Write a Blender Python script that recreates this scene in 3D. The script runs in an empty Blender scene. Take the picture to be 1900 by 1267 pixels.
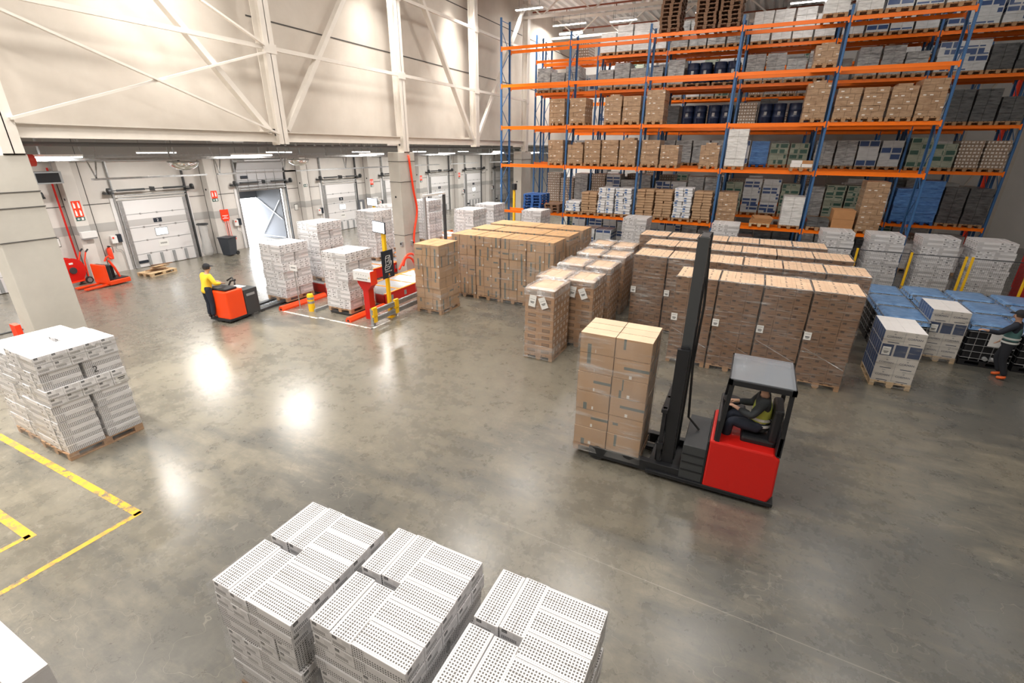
import bpy, math, random
from mathutils import Matrix, Vector, noise
R = math.radians
S = bpy.context.scene
COL = S.collection

# ------------------------------------------------------------------ camera
cam_d = bpy.data.cameras.new('camera')
cam = bpy.data.objects.new('camera', cam_d); COL.objects.link(cam)
cam_d.sensor_fit = 'HORIZONTAL'; cam_d.sensor_width = 36; cam_d.lens = 883.82*36/1900
cam_d.clip_start = 0.05; cam_d.clip_end = 300
rt = Vector((0.8961238, 0.4437322, 0.0079917)).normalized()
fw = Vector((-0.4084293, 0.8316066, -0.3763190)).normalized()
up = rt.cross(fw).normalized()
cam.matrix_world = Matrix(((rt.x, up.x, -fw.x, 0), (rt.y, up.y, -fw.y, 0), (rt.z, up.z, -fw.z, 5.25), (0, 0, 0, 1)))
S.camera = cam
S.view_settings.view_transform = 'Standard'; S.view_settings.look = 'None'
S.view_settings.gamma = 1; S.view_settings.use_curve_mapping = False
S.view_settings.exposure = 0.42
w = bpy.data.worlds.new('daylight'); S.world = w; w.use_nodes = True
w.node_tree.nodes['Background'].inputs[0].default_value = (0.93, 0.96, 1, 1)
w.node_tree.nodes['Background'].inputs[1].default_value = 14.0
HALL_W = 100      # watts of one hall luminaire
DOCK_W = 130
# positions of the linear lamps in the high hall (x, y, z, along-x?)
HALL_LAMPS = [(-12.75, y) for y in (-3.5, 2.4, 8.3, 16.1, 22.0, 27.7, 34.3)]+[(x, y) for y in (2.4, 8.2, 14.0, 19.6, 26.2, 32.3) for x in (-8.8, -4, 0.6, 5.4, 10.6)]+[(-8.8, -3.5), (-4, -3.5)]
HALL_COL = {-12.75: 1.9, -8.8: 1.35, -4: 1.25, 0.6: .75, 5.4: .42, 10.6: .2}

# ------------------------------------------------------------------ nodes
class E:
    def __init__(s, nt, sock): s.nt = nt; s.s = sock
    def _m(s, op, o=None, c=None):
        n = s.nt.nodes.new('ShaderNodeMath'); n.operation = op
        for i, v in enumerate((s, o, c)):
            if v is None: continue
            if isinstance(v, E): s.nt.links.new(v.s, n.inputs[i])
            else: n.inputs[i].default_value = v
        return E(s.nt, n.outputs[0])
    def __add__(s, o): return s._m('ADD', o)
    def __sub__(s, o): return s._m('SUBTRACT', o)
    def __mul__(s, o): return s._m('MULTIPLY', o)
    def __truediv__(s, o): return s._m('DIVIDE', o)
    def gt(s, o): return s._m('GREATER_THAN', o)
    def lt(s, o): return s._m('LESS_THAN', o)
    def frac(s): return s._m('FRACT')
    def floor(s): return s._m('FLOOR')
    def abs(s): return s._m('ABSOLUTE')
    def max(s, o): return s._m('MAXIMUM', o)
    def min(s, o): return s._m('MINIMUM', o)

    def between(s, a, b): return s.gt(a)*s.lt(b)
def rect(u, v, a, b, c, d): return u.between(a, b)*v.between(c, d)
class Mat:
    def __init__(s, name):
        s.m = bpy.data.materials.new(name); s.m.use_nodes = True; s.nt = s.m.node_tree
        s.b = s.nt.nodes['Principled BSDF']; s.out = s.nt.nodes['Material Output']
    def new(s, t, **k):
        n = s.nt.nodes.new(t)
        for a, v in k.items(): setattr(n, a, v)
        return n
    def link(s, a, b): s.nt.links.new(a.s if isinstance(a, E) else a, b)
    def uv(s):
        n = s.new('ShaderNodeTexCoord'); x = s.new('ShaderNodeSeparateXYZ'); s.link(n.outputs['UV'], x.inputs[0])
        return E(s.nt, x.outputs[0]), E(s.nt, x.outputs[1])
    def obj(s, gen='Object'):
        return s.new('ShaderNodeTexCoord').outputs[gen]
    def pos(s): return s.new('ShaderNodeNewGeometry').outputs['Position']
    def xyz(s, v):
        x = s.new('ShaderNodeSeparateXYZ'); s.link(v, x.inputs[0]); return [E(s.nt, o) for o in x.outputs]
    def noise(s, v, scale, det=3, stretch=None, rough=.55):
        if stretch:
            mp = s.new('ShaderNodeMapping'); mp.inputs['Scale'].default_value = stretch; s.link(v, mp.inputs[0]); v = mp.outputs[0]
        n = s.new('ShaderNodeTexNoise'); n.inputs['Scale'].default_value = scale; n.inputs['Detail'].default_value = det
        n.inputs['Roughness'].default_value = rough
        s.link(v, n.inputs['Vector']); return E(s.nt, n.outputs['Fac'])
    def ramp(s, f, lo, hi):
        n = s.new('ShaderNodeMapRange'); s.link(f, n.inputs[0]); n.inputs[1].default_value = lo; n.inputs[2].default_value = hi
        return E(s.nt, n.outputs[0])
    def mix(s, f, a, b, mode='MIX'):
        n = s.new('ShaderNodeMix'); n.data_type = 'RGBA'; n.blend_type = mode
        ins = [i for i in n.inputs]
        if isinstance(f, E): s.link(f, n.inputs[0])
        else: n.inputs[0].default_value = f
        for v, i in ((a, 6), (b, 7)):
            if isinstance(v, tuple): n.inputs[i].default_value = (*v[:3], 1)
            else: s.link(v, n.inputs[i])
        return n.outputs[2]
    def color(s, c):
        if isinstance(c, tuple): s.b.inputs['Base Color'].default_value = (*c[:3], 1)
        else: s.link(c, s.b.inputs['Base Color'])
    def rough(s, r):
        if isinstance(r, E): s.link(r, s.b.inputs['Roughness'])
        else: s.b.inputs['Roughness'].default_value = r
    def bump(s, h, strength=.3, dist=.01):
        n = s.new('ShaderNodeBump'); n.inputs['Strength'].default_value = strength; n.inputs['Distance'].default_value = dist
        s.link(h, n.inputs['Height']); s.link(n.outputs[0], s.b.inputs['Normal'])
_mc = {}
def flat(name, c, rough=.5, metal=0, var=.0, scale=4, emit=None):
    if name in _mc: return _mc[name]
    M = Mat(name)
    if var:
        f = M.noise(M.obj(), scale, 3)
        M.color(M.mix(M.ramp(f, .3, .7), tuple(x*(1-var) for x in c), tuple(min(1, x*(1+var)) for x in c)))
    else: M.color(c)
    M.rough(rough); M.b.inputs['Metallic'].default_value = metal
    if emit:
        M.b.inputs['Emission Color'].default_value = (*c, 1); M.b.inputs['Emission Strength'].default_value = emit
    _mc[name] = M.m
    return M.m

# ------------------------------------------------------------------ meshes
class MB:
    def __init__(s): s.v = []; s.f = []; s.m = []; s.uv = []; s.T = None
    def _add(s, vs, fs, mi=0, uvs=None):
        o = len(s.v)
        if s.T is not None: vs = [tuple(s.T @ Vector(p)) for p in vs]
        s.v += vs
        for k, f in enumerate(fs):
            s.f.append([o+i for i in f]); s.m.append(mi[k] if isinstance(mi, (list, tuple)) else mi)
            s.uv.append(uvs[k] if uvs else [(0, 0)]*len(f))
    def box(s, cx, cy, cz, sx, sy, sz, mi=(0, 0, 0), bv=0):
        if isinstance(mi, int): mi = (mi, mi, mi)
        x0, x1, y0, y1, z0, z1 = cx-sx/2, cx+sx/2, cy-sy/2, cy+sy/2, cz-sz/2, cz+sz/2
        t, xf, yf = mi
        vs = [(x0,y0,z0),(x1,y0,z0),(x1,y1,z0),(x0,y1,z0),(x0,y0,z1),(x1,y0,z1),(x1,y1,z1),(x0,y1,z1)]
        q = lambda a, b: [(0,0),(a,0),(a,b),(0,b)]
        s._add(vs, [(3,2,1,0),(4,5,6,7),(0,1,5,4),(2,3,7,6),(1,2,6,5),(3,0,4,7)], [t,t,yf,yf,xf,xf],
               [q(sx,sy),q(sx,sy),q(sx,sz),q(sx,sz),q(sy,sz),q(sy,sz)])
        return s
    def box0(s, x0, x1, y0, y1, z0, z1, mi=0): return s.box((x0+x1)/2, (y0+y1)/2, (z0+z1)/2, x1-x0, y1-y0, z1-z0, mi)
    def beam(s, a, b, wd, ht, mi=0, upv=(0, 0, 1)):
        a, b = Vector(a), Vector(b); d = (b-a); L = d.length; d.normalize(); u = Vector(upv)
        if abs(d.dot(u)) > .98: u = Vector((1, 0, 0)) if abs(d.x) < .9 else Vector((0, 1, 0))
        sd = d.cross(u).normalized(); u = sd.cross(d)
        vs = [tuple(p+sd*i*wd/2+u*j*ht/2) for p in (a, b) for i, j in ((-1,-1),(1,-1),(1,1),(-1,1))]
        s._add(vs, [(3,2,1,0),(4,5,6,7),(0,1,5,4),(1,2,6,5),(2,3,7,6),(3,0,4,7)], mi); return s
    def cyl(s, a, b, r, n=12, mi=0, r2=None, cap=True):
        a, b = Vector(a), Vector(b); d = (b-a).normalized(); u = Vector((0,0,1)) if abs(d.z) < .9 else Vector((1,0,0))
        e = d.cross(u).normalized(); g = d.cross(e); r2 = r if r2 is None else r2
        vs = [tuple(p+(e*math.cos(t)+g*math.sin(t))*q) for p, q in ((a, r), (b, r2)) for t in [2*math.pi*k/n for k in range(n)]]
        fs = [(k, n+k, n+(k+1) % n, (k+1) % n) for k in range(n)]
        if cap: fs += [tuple(range(n)), tuple(range(2*n-1, n-1, -1))]
        s._add(vs, fs, mi); return s
    def tube(s, pts, r, n=8, mi=0):
        pts = [Vector(p) for p in pts]; rings = []; e = None
        for i, p in enumerate(pts):
            d = (pts[min(i+1, len(pts)-1)]-pts[max(i-1, 0)]).normalized()
            if e is None: e = d.cross(Vector((0,0,1)) if abs(d.z) < .9 else Vector((1,0,0))).normalized()
            else: e = (e-d*e.dot(d)).normalized()
            g = d.cross(e); rings.append([tuple(p+(e*math.cos(t)+g*math.sin(t))*r) for t in [2*math.pi*k/n for k in range(n)]])
        vs = [q for rg in rings for q in rg]
        fs = [(i*n+k, i*n+(k+1) % n, (i+1)*n+(k+1) % n, (i+1)*n+k) for i in range(len(pts)-1) for k in range(n)]
        fs += [tuple(range(n-1, -1, -1)), tuple(range((len(pts)-1)*n, len(pts)*n))]
        s._add(vs, fs, mi); return s
    def lathe(s, prof, n=20, mi=0, c=(0,0,0)):
        vs = [(c[0]+r*math.cos(t), c[1]+r*math.sin(t), c[2]+z) for r, z in prof for t in [2*math.pi*k/n for k in range(n)]]
        fs = [(i*n+k, i*n+(k+1) % n, (i+1)*n+(k+1) % n, (i+1)*n+k) for i in range(len(prof)-1) for k in range(n)]
        s._add(vs, fs, mi); return s
    def prism(s, poly, a, b, axis='x', mi=0):
        # poly in the plane normal to axis, extruded from a to b
        n = len(poly)
        f = {'x': lambda p, t: (t, p[0], p[1]), 'y': lambda p, t: (p[0], t, p[1]), 'z': lambda p, t: (p[0], p[1], t)}[axis]
        vs = [f(p, a) for p in poly]+[f(p, b) for p in poly]
        s._add(vs, [tuple(range(n-1, -1, -1)), tuple(range(n, 2*n))]+[(k, (k+1) % n, n+(k+1) % n, n+k) for k in range(n)], mi); return s
    def mesh(s, name, mats, smooth=False, bevel=0):
        me = bpy.data.meshes.new(name); me.from_pydata(s.v, [], s.f)
        for m in (mats if isinstance(mats, (list, tuple)) else [mats]): me.materials.append(m)
        me.polygons.foreach_set('material_index', s.m)
        ul = me.uv_layers.new(name='UVMap'); flatuv = [c for f in s.uv for p in f for c in p]
        ul.data.foreach_set('uv', flatuv)
        if smooth: me.polygons.foreach_set('use_smooth', [True]*len(me.polygons))
        me.validate(); me.update()
        return me
    def build(s, name, mats, parent=None, loc=(0,0,0), rz=0, smooth=False, bevel=0, **tags):
        return inst(name, s.mesh(name, mats, smooth), parent, loc, rz, bevel, **tags)
def inst(name, me, parent=None, loc=(0,0,0), rz=0, bevel=0, **tags):
    o = bpy.data.objects.new(name, me); COL.objects.link(o); o.location = loc; o.rotation_euler = (0, 0, rz)
    if parent: o.parent = parent
    if bevel:
        b = o.modifiers.new('bevel', 'BEVEL'); b.width = bevel; b.segments = 2; b.limit_method = 'ANGLE'; b.angle_limit = R(50)
    for k, v in tags.items(): o[k] = v
    return o
def thing(name, label, cat, loc=(0,0,0), rz=0, group=None):
    o = bpy.data.objects.new(name, None); COL.objects.link(o); o.location = loc; o.rotation_euler = (0, 0, rz)
    o.empty_display_size = .1
    o['label'] = label; o['category'] = cat
    if group: o['group'] = group
    return o
def tg(label, cat, group=None):
    d = dict(label=label, category=cat)
    if group: d['group'] = group
    return d
ST = dict(kind='structure')
def text(s, size, mat, parent, M4, name='lettering', ext=.0015, font_scale=1, **tags):
    cu = bpy.data.curves.new('t', 'FONT'); cu.body = s; cu.size = size; cu.align_x = 'CENTER'; cu.align_y = 'CENTER'; cu.extrude = ext
    cu.resolution_u = 2
    o = bpy.data.objects.new('t', cu); COL.objects.link(o)
    bpy.context.view_layer.update()
    me = bpy.data.meshes.new_from_object(o.evaluated_get(bpy.context.evaluated_depsgraph_get()))
    bpy.data.objects.remove(o); me.materials.clear(); me.materials.append(mat)
    r = bpy.data.objects.new(name, me); COL.objects.link(r); r.parent = parent; r.matrix_local = M4
    for k, v in tags.items(): r[k] = v
    return r
def sp(pts, n=6):
    P = [Vector(p) for p in pts]; P = [P[0]*2-P[1]]+P+[P[-1]*2-P[-2]]; out = []
    for i in range(1, len(P)-2):
        for k in range(n):
            t = k/n; a, b, c, d = P[i-1:i+3]
            out.append(tuple(.5*((2*b)+(c-a)*t+(2*a-5*b+4*c-d)*t*t+(3*b-a-3*c+d)*t**3)))
    return out+[tuple(P[-2])]
# frames for flat lettering: facing -Y, +X
def FY(x, y, z): return Matrix.Translation((x, y, z)) @ Matrix.Rotation(R(90), 4, 'X')
def FX(x, y, z): return Matrix.Translation((x, y, z)) @ Matrix.Rotation(R(90), 4, 'Z') @ Matrix.Rotation(R(90), 4, 'X')

# ------------------------------------------------------------------ shared materials
BLUE = (0.05, 0.16, 0.38); ORANGE = (1.0, 0.20, 0.003); RED = (0.62, 0.012, 0.008); SAFRED = (0.95, .05, .01)
YEL = (0.95, 0.55, 0.01); STEEL = (0.42, .43, .44); WHITEP = (0.74, .70, .64); BLACK = (.012, .013, .016)
m_blue = flat('blue_powder_coat', BLUE, .4, var=.1); m_orange = flat('orange_powder_coat', ORANGE, .35)
m_steel = flat('galvanised_steel', STEEL, .4, .7, var=.15, scale=9); m_dsteel = flat('dark_steel', (.06,.065,.07), .45, .3)
m_black = flat('black_plastic', BLACK, .45); m_red = flat('red_paint', RED, .35); m_truck = flat('orange_red_paint', (.92,.07,.008), .35)
m_safred = flat('signal_red', SAFRED, .45); m_yel = flat('signal_yellow', YEL, .45); m_white = flat('white_paint', (.8,.8,.8), .5)
m_wsteel = flat('cream_painted_steel', (.76,.71,.65), .45, var=.03)
m_rubber = flat('rubber', (.02,.02,.02), .8); m_grey = flat('grey_plastic', (.3,.31,.32), .5)
m_chrome = flat('chrome', (.8,.8,.8), .12, 1.0)
m_tube = flat('lit_lamp_tube', (1,.98,.94), .5, emit=14)
m_screen = flat('lit_screen', (.93,.95,1), .3, emit=1.3)
m_daywin = flat('daylit_pane', (.95,.98,1), .2, emit=3.0)
def wood_mat(name, a, b):
    M = Mat(name); p = M.obj(); f = M.noise(p, 3, 5, (1, 6, 9)); M.color(M.mix(M.ramp(f, .25, .75), a, b)); M.rough(.8); return M.m
m_wood = wood_mat('pallet_wood', (.30,.16,.08), (.50,.31,.17)); m_oldwood = wood_mat('weathered_wood', (.12,.06,.035), (.26,.15,.09))
m_lwood = wood_mat('fresh_pine', (.52,.36,.2), (.72,.54,.34)); m_bluewood = wood_mat('blue_painted_wood', (.02,.08,.28), (.04,.14,.42))

def floor_mat():
    M = Mat('polished_concrete'); p = M.pos()
    a = M.noise(p, .35, 6, rough=.6); b = M.noise(p, 2.6, 8, rough=.72); c = M.noise(p, .9, 4, (1, 3, 1)); sp = M.noise(p, 9, 6, rough=.8)
    c1 = M.mix(M.ramp(a, .30, .70), (.125, .118, .098), (.27, .243, .188))
    c2 = M.mix(M.ramp(b, .34, .68), (.105, .102, .092), (.29, .265, .215)); col = M.mix(.45, c1, c2)
    col = M.mix(M.ramp(sp, .25, .75), M.mix(1.0, col, (.78, .78, .79), 'MULTIPLY'), M.mix(1.0, col, (1.12, 1.11, 1.07), 'MULTIPLY'))
    # large oily dark areas with streaked ragged edges, fewer to the left as painted-in lamp light; drag marks along x
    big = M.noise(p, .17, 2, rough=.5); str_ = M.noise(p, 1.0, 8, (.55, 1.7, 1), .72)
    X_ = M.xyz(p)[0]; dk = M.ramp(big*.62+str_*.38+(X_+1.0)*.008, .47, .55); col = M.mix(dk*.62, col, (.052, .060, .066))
    drag = M.ramp(M.noise(p, 1.6, 7, (.35, 3.0, 1), .7), .55, .68); col = M.mix(drag*.22, col, (.06, .062, .062))
    w1 = M.noise(p, .9, 3, (1, 1.4, 1), .5); w2 = M.noise(p, 1.7, 2, (1.3, .6, 1), .5)
    col = M.mix((w1-.5).abs().lt(.0016)*.35, col, (.34, .32, .27)); col = M.mix((w2-.52).abs().lt(.002)*.35, col, (.05, .05, .05))
    spot = M.ramp(M.noise(p, 5, 3), .70, .74); col = M.mix(spot*.5, col, (.05, .05, .05))
    x, y, z = M.xyz(p); col = M.mix((y-4.92+(x*.035)).abs().lt(.006)*x.between(-3, 5)*.5, col, (.42, .40, .35))
    M.color(M.mix(1.0, col, (.95, .94, .92), 'MULTIPLY'))
    r = M.ramp(b, .3, .75)*.10+M.ramp(a, .3, .7)*.07+.205; M.rough(r)
    M.b.inputs['Specular IOR Level'].default_value = .75; M.b.inputs['Coat Weight'].default_value = .5; M.b.inputs['Coat Roughness'].default_value = .24
    M.bump(b, .06, .004)
    return M.m
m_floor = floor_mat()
def concrete(name, lo, hi, sc=.8, joints=None, axis=1):
    M = Mat(name); p = M.pos(); a = M.noise(p, sc, 6, rough=.6); col = M.mix(M.ramp(a, .3, .7), lo, hi)
    st = M.ramp(M.noise(p, .6, 4, (1, 1.6, .12)), .6, .8); col = M.mix(st*.10, col, tuple(c*.6 for c in lo))
    M.color(col); M.rough(.75); M.bump(M.noise(p, 30, 3), .05, .003); return M.m
m_panel = concrete('cream_concrete_panel', (.57,.515,.455), (.66,.605,.54)); m_col = concrete('concrete_column', (.44,.42,.38), (.55,.525,.475))
m_dockwall = concrete('dock_wall_concrete', (.60,.575,.55), (.68,.65,.62)); m_ceil = flat('dock_ceiling_sheet', (.66,.65,.63), .55)
m_band = flat('grey_wall_band', (.42,.41,.40), .7); m_joint = flat('joint_sealant', (.08,.075,.07), .8)

# ================================================================== STRUCTURE
XW = -24.9; XU = -14.2; YB = 38.6; XR = 20.0; YF = -9.0; ZR = 13.4
def struct(name, mb, mats, **k): return mb.build(name, mats, **ST, **k)
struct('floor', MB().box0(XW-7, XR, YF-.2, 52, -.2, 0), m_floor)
# dock wall with a real opening for the open dock door
DY0 = [11.6+5.75*k for k in range(-2, 7)]            # left edge of every dock door
mb = MB(); y = YF
for d in DY0:
    if d+2.9 < YF: continue
    hole = abs(d-(11.6+5.75)) < .1
    y0 = max(d, YF)
    if hole: mb.box0(XW-.25, XW, y, d, 0, 5.0); mb.box0(XW-.25, XW, d, d+2.9, 2.95, 5.0); y = d+2.9
mb.box0(XW-.25, XW, y, 52, 0, 5.0)
struct('wall_dock', mb, m_dockwall)
mb = MB()                                             # grey painted band on the dock wall, between doors
ys = [YF]+[v for d in DY0 for v in (d-.12, d+3.02)]+[51]
for a, b in zip(ys[::2], ys[1::2]):
    if b-a > .2: mb.box0(XW, XW+.006, a, b, 1.78, 2.14)
struct('trim_1', mb, m_band)
mb = MB()
for d in DY0:
    for yy in (d-1.0, d+3.9): mb.box0(XW, XW+.008, yy-.012, yy+.012, 0, 4.6)
    mb.box0(XW, XW+.008, d-1.45, d-.12, 2.9, 2.93); mb.box0(XW, XW+.008, d+3.02, d+4.3, 2.9, 2.93)
struct('trim_2', mb, m_joint)
struct('ceiling_dock', MB().box0(XW-.25, XU+.0, YF, 52, 5.45, 5.6), m_ceil)
struct('trim_3', MB().box0(XW, XW+.35, YF, 52, 4.6, 5.45), flat('dock_edge_beam', (.36,.355,.35), .6))
struct('wall_upper', MB().box0(XU-.25, XU, YF, YB, 5.6, ZR), m_panel)
struct('wall_upper_far', MB().box0(XU-.25, XU, YB, YB+.3, 0, ZR), m_panel)
mb = MB()
for z in (8.75, 11.45): mb.box0(XU, XU+.01, 11.2, YB, z-.02, z+.02)
struct('trim_4', mb, m_joint)
struct('wall_back', MB().box0(XU, XR, YB, YB+.25, 0, ZR), concrete('white_sheet_wall', (.78,.775,.765), (.84,.835,.825)))
struct('wall_dock_right', MB().box0(XU-.25, XU, YB+.3, 51.5, 0, 5.45), m_dockwall)
struct('wall_dock_end', MB().box0(XW, XU, 51.5, 51.75, 0, 5.5), m_dockwall)
struct('wall_right', MB().box0(XR, XR+.25, YF, YB, 0, ZR), m_panel)
struct('wall_near', MB().box0(XW-.25, XR, YF-.25, YF, 0, ZR), m_panel)
# corrugated roof deck
mb = MB(); prof = []; x = XU-.3; n = 0
while x < XR+.3:
    prof += [(x, ZR), (x+.12, ZR), (x+.18, ZR-.14), (x+.38, ZR-.14), (x+.44, ZR)]; x += .5
vs = [(p[0], yy, p[1]) for p in prof for yy in (YF, YB+.3)]
mb._add(vs, [(2*i, 2*i+1, 2*i+3, 2*i+2) for i in range(len(prof)-1)])
struct('ceiling', mb, flat('white_roof_deck', (.84,.84,.83), .4))
# roof trusses (along x) and purlins
k = 0
for yy in (23.0, 28.8, 34.6):
    mb = MB(); mb.beam((XU, yy, 12.05), (XR, yy, 12.05), .14, .14); mb.beam((XU, yy, 13.15), (XR, yy, 13.15), .14, .14)
    x = XU+.3; s = 0
    while x < XR-1.5:
        mb.beam((x, yy, 12.05 if s else 13.15), (x+1.45, yy, 13.15 if s else 12.05), .07, .07); x += 1.45; s = 1-s
    k += 1; mb.build('roof_truss', m_wsteel, **tg('cream steel roof truss %s the rack rows' % ('over the front of', 'crossing over the aisle between', 'furthest away above')[k-1], 'truss', 'roof trusses'))
for i, (yy, zz) in enumerate(((26.0, 12.9), (31.4, 12.9), (36.6, 12.9))):
    mb = MB().cyl((XU, yy, zz), (XR, yy, zz), .045, 8)
    for x in range(-12, 16, 3): mb.cyl((x, yy, zz), (x, yy, zz-.22), .02, 6)
    mb.build('sprinkler_pipe', flat('brown_red_pipe', (.28,.07,.03), .5), **tg('brown red sprinkler pipe under the roof deck, %s one from the front' % ('first', 'second', 'third')[i], 'pipe', 'sprinkler pipes'))

# concrete columns and the steel frame standing on them
PY = [4.7, 11.1, 17.05, 22.9, 28.9]
for i, (y0, y1) in enumerate(((4.0, 4.9), (16.5, 17.55), (28.2, 29.6))):
    o = MB().box0(-13.85, -13.3, y0, y1, 0, 5.05).build('concrete_column', m_col, bevel=.015,
        **tg(('bare concrete column at the left edge, behind the chequered load', 'concrete column in the middle with an orange hose down it', 'far concrete column seen through the end of the rack')[i], 'column', 'concrete columns'))
    for z in ((4.35, 4.05, 3.4), (4.7, 3.9, 1.72), (4.6,))[i]:
        a = -13.855; b = -13.295; mb = MB()
        for s, e in (((a, y0-.005), (b, y0-.005)), ((b, y0-.005), (b, y1+.005))):
            mb.beam((s[0], s[1], z+.0), (e[0], e[1], z+.0), .012, .02)
        mb.build('strap', m_joint, parent=o)
    MB().cyl((-13.6, y0-.004, 3.3), (-13.6, y0+.05, 3.3), .045, 12).build('lifting_hole', m_black, parent=o)
o = None
for i, yy in enumerate(PY):
    zb = 5.05 if i in (0, 2, 4) else 5.28
    p = MB(); hw = .17
    p.box0(-13.62, -13.28, yy-.01, yy+.01, zb, 12.9); p.box0(-13.30, -13.28, yy-hw, yy+hw, zb, 12.9); p.box0(-13.62, -13.60, yy-hw, yy+hw, zb, 12.9)
    p.box0(-13.62, -13.28, yy-hw, yy+hw, zb, zb+.02)
    p.box0(-14.199, -13.6, yy-.1, yy+.1, zb+.25, zb+.45)
    o = p.build('steel_post', m_wsteel, **tg('cream steel wall post, %s from the left' % ('first', 'second', 'third', 'fourth', 'fifth')[i], 'post', 'wall posts'))
    for z in (7.86, 10.46):
        MB().box0(-13.28, -13.265, yy-.22, yy+.22, z-.14, z+.1).build('gusset_plate', m_wsteel, parent=o)
def ibeam(a, b, h, wd):
    mb = MB(); a, b = Vector(a), Vector(b); u = Vector((0, 0, 1))
    mb.beam(a, b, .012, h); mb.beam(a+u*h/2, b+u*h/2, wd, .016); mb.beam(a-u*h/2, b-u*h/2, wd, .016); return mb
XS = -13.42
for i in range(4):
    a, b = PY[i]+.2, PY[i+1]-.2
    ibeam((XS, a, 5.5), (XS, b, 5.5), .26, .2).build('wall_beam', m_wsteel, **tg('lower cream I-beam in the %s frame bay from the left' % ('first', 'second', 'third', 'fourth')[i], 'beam', 'frame beams'))
    MB().beam((XS+.06, a-.1, 7.86), (XS+.06, b+.1, 7.86), .09, .11).build('wall_rail', m_wsteel, **tg('cream box rail halfway up the %s frame bay from the left' % ('first', 'second', 'third', 'fourth')[i], 'rail', 'frame rails'))
    MB().beam((XS+.06, a-.1, 10.46), (XS+.06, b+.1, 10.46), .09, .11).build('wall_rail', m_wsteel, **tg('cream box rail high up in the %s frame bay from the left' % ('first', 'second', 'third', 'fourth')[i], 'rail', 'frame rails'))
for n_, a, b, wd, lab in (('diagonal_brace', (5.1, 12.1), (10.75, 5.62), .2, 'broad cream diagonal leaning right in the first frame bay'),
        ('diagonal_brace', (11.35, 5.7), (16.7, 12.9), .2, 'broad cream diagonal leaning left in the second frame bay'),
        ('diagonal_brace', (17.4, 12.6), (22.6, 5.62), .2, 'broad cream diagonal leaning right in the third frame bay'),
        ('diagonal_brace', (23.15, 5.8), (28.6, 12.6), .16, 'broad cream diagonal in the fourth frame bay behind the rack end'),
        ('cross_brace', (4.8, 5.70), (10.9, 7.72), .09, 'slim cross brace rising to the right above the open dock area'),
        ('cross_brace', (4.9, 7.66), (10.9, 5.58), .09, 'slim cross brace falling to the right above the open dock area'),
        ('cross_brace', (8.4, 8.95), (10.9, 7.9), .09, 'short slim brace meeting the second post near the top edge')):
    xo = XS if n_ == 'diagonal_brace' else XS+.17+(0.05 if 'falling' in lab else 0)
    MB().beam((xo, a[0], a[1]), (xo, b[0], b[1]), .14 if wd > .1 else .05, wd, upv=(1, 0, 0)).build(n_, m_wsteel, **tg(lab, 'brace'))

# ------------------------------------------------------------------ lamps
def area(parent, loc, sx, sy, energy, col=(1, .955, .89)):
    l = bpy.data.lights.new('lamp_light', 'AREA'); l.shape = 'RECTANGLE'; l.size = sx; l.size_y = sy; l.energy = energy; l.color = col
    o = bpy.data.objects.new('lamp_light', l); COL.objects.link(o); o.location = loc
    if parent: o.parent = parent
    return o
hs = MB().box0(-.8, .8, -.09, .09, 0, .09).box0(-.8, .8, -.1, .1, .0, .02)
me_house = hs.mesh('housing', m_white)
me_diff = MB().box0(-.78, .78, -.075, .075, -.03, 0).mesh('diffuser', m_tube)
ordn = ('first', 'second', 'third', 'fourth', 'fifth', 'sixth', 'seventh', 'eighth', 'ninth', 'tenth', 'eleventh', 'twelfth', 'thirteenth', 'fourteenth', 'fifteenth', 'sixteenth')
cols_x = sorted(set(x for x, y in HALL_LAMPS))
rows_of = {c: sorted(y for x, y in HALL_LAMPS if x == c) for c in cols_x}
for x, y in HALL_LAMPS:
    t = thing('ceiling_lamp', 'linear roof lamp, %s from the front in the %s line from the dock wall' % (ordn[rows_of[x].index(y)], ordn[cols_x.index(x)]), 'lamp', (x, y, 12.2), 0, 'hall ceiling lamps')
    inst('housing', me_house, t); inst('diffuser', me_diff, t)
    MB().cyl((-.6, 0, .09), (-.6, 0, 1.15), .008, 5).cyl((.6, 0, .09), (.6, 0, 1.15), .008, 5).build('hanger_wire', m_dsteel, parent=t)
    l = area(t, (0, 0, -.04), 1.56, .3, HALL_W*HALL_COL[x]*(.34 if y > 25 else (2.3 if x < -8 else 1.75) if y < 4 and x > -12 else 1.5 if y < 4 else .85 if y > 15 and x > -12 else 1))
    if x < -12: l.data.spread = R(75)      # narrow reflector lamps along the wall
# dock-area lamps in two lines, hung under a cable tray
me_dh = MB().box0(-.035, .035, -.75, .75, 0, .05).mesh('housing', m_white)
me_dd = MB().box0(-.03, .03, -.73, .73, -.03, 0).mesh('diffuser', m_tube)
k = 0
for y in (.2, 5.9, 11.35, 17.1, 22.9, 28.7, 34.5, 40.3):
    for x, dy in ((-15.2, 0), (-21.8, .7)):
        t = thing('dock_lamp', 'lit tube lamp under the dock ceiling, %s of the %s line' % (ordn[k//2], 'nearer' if x > -18 else 'farther'), 'lamp', (x, y+dy, 4.97), 0, 'dock tube lamps')
        inst('housing', me_dh, t); inst('diffuser', me_dd, t)
        MB().cyl((0, -.6, .05), (0, -.6, .48), .006, 5).cyl((0, .6, .05), (0, .6, .48), .006, 5).build('hanger_wire', m_dsteel, parent=t)
        l = area(t, (0, 0, -.035), .08, 1.46, DOCK_W*(1.3 if x < -18 else 1)); k += 1
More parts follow.
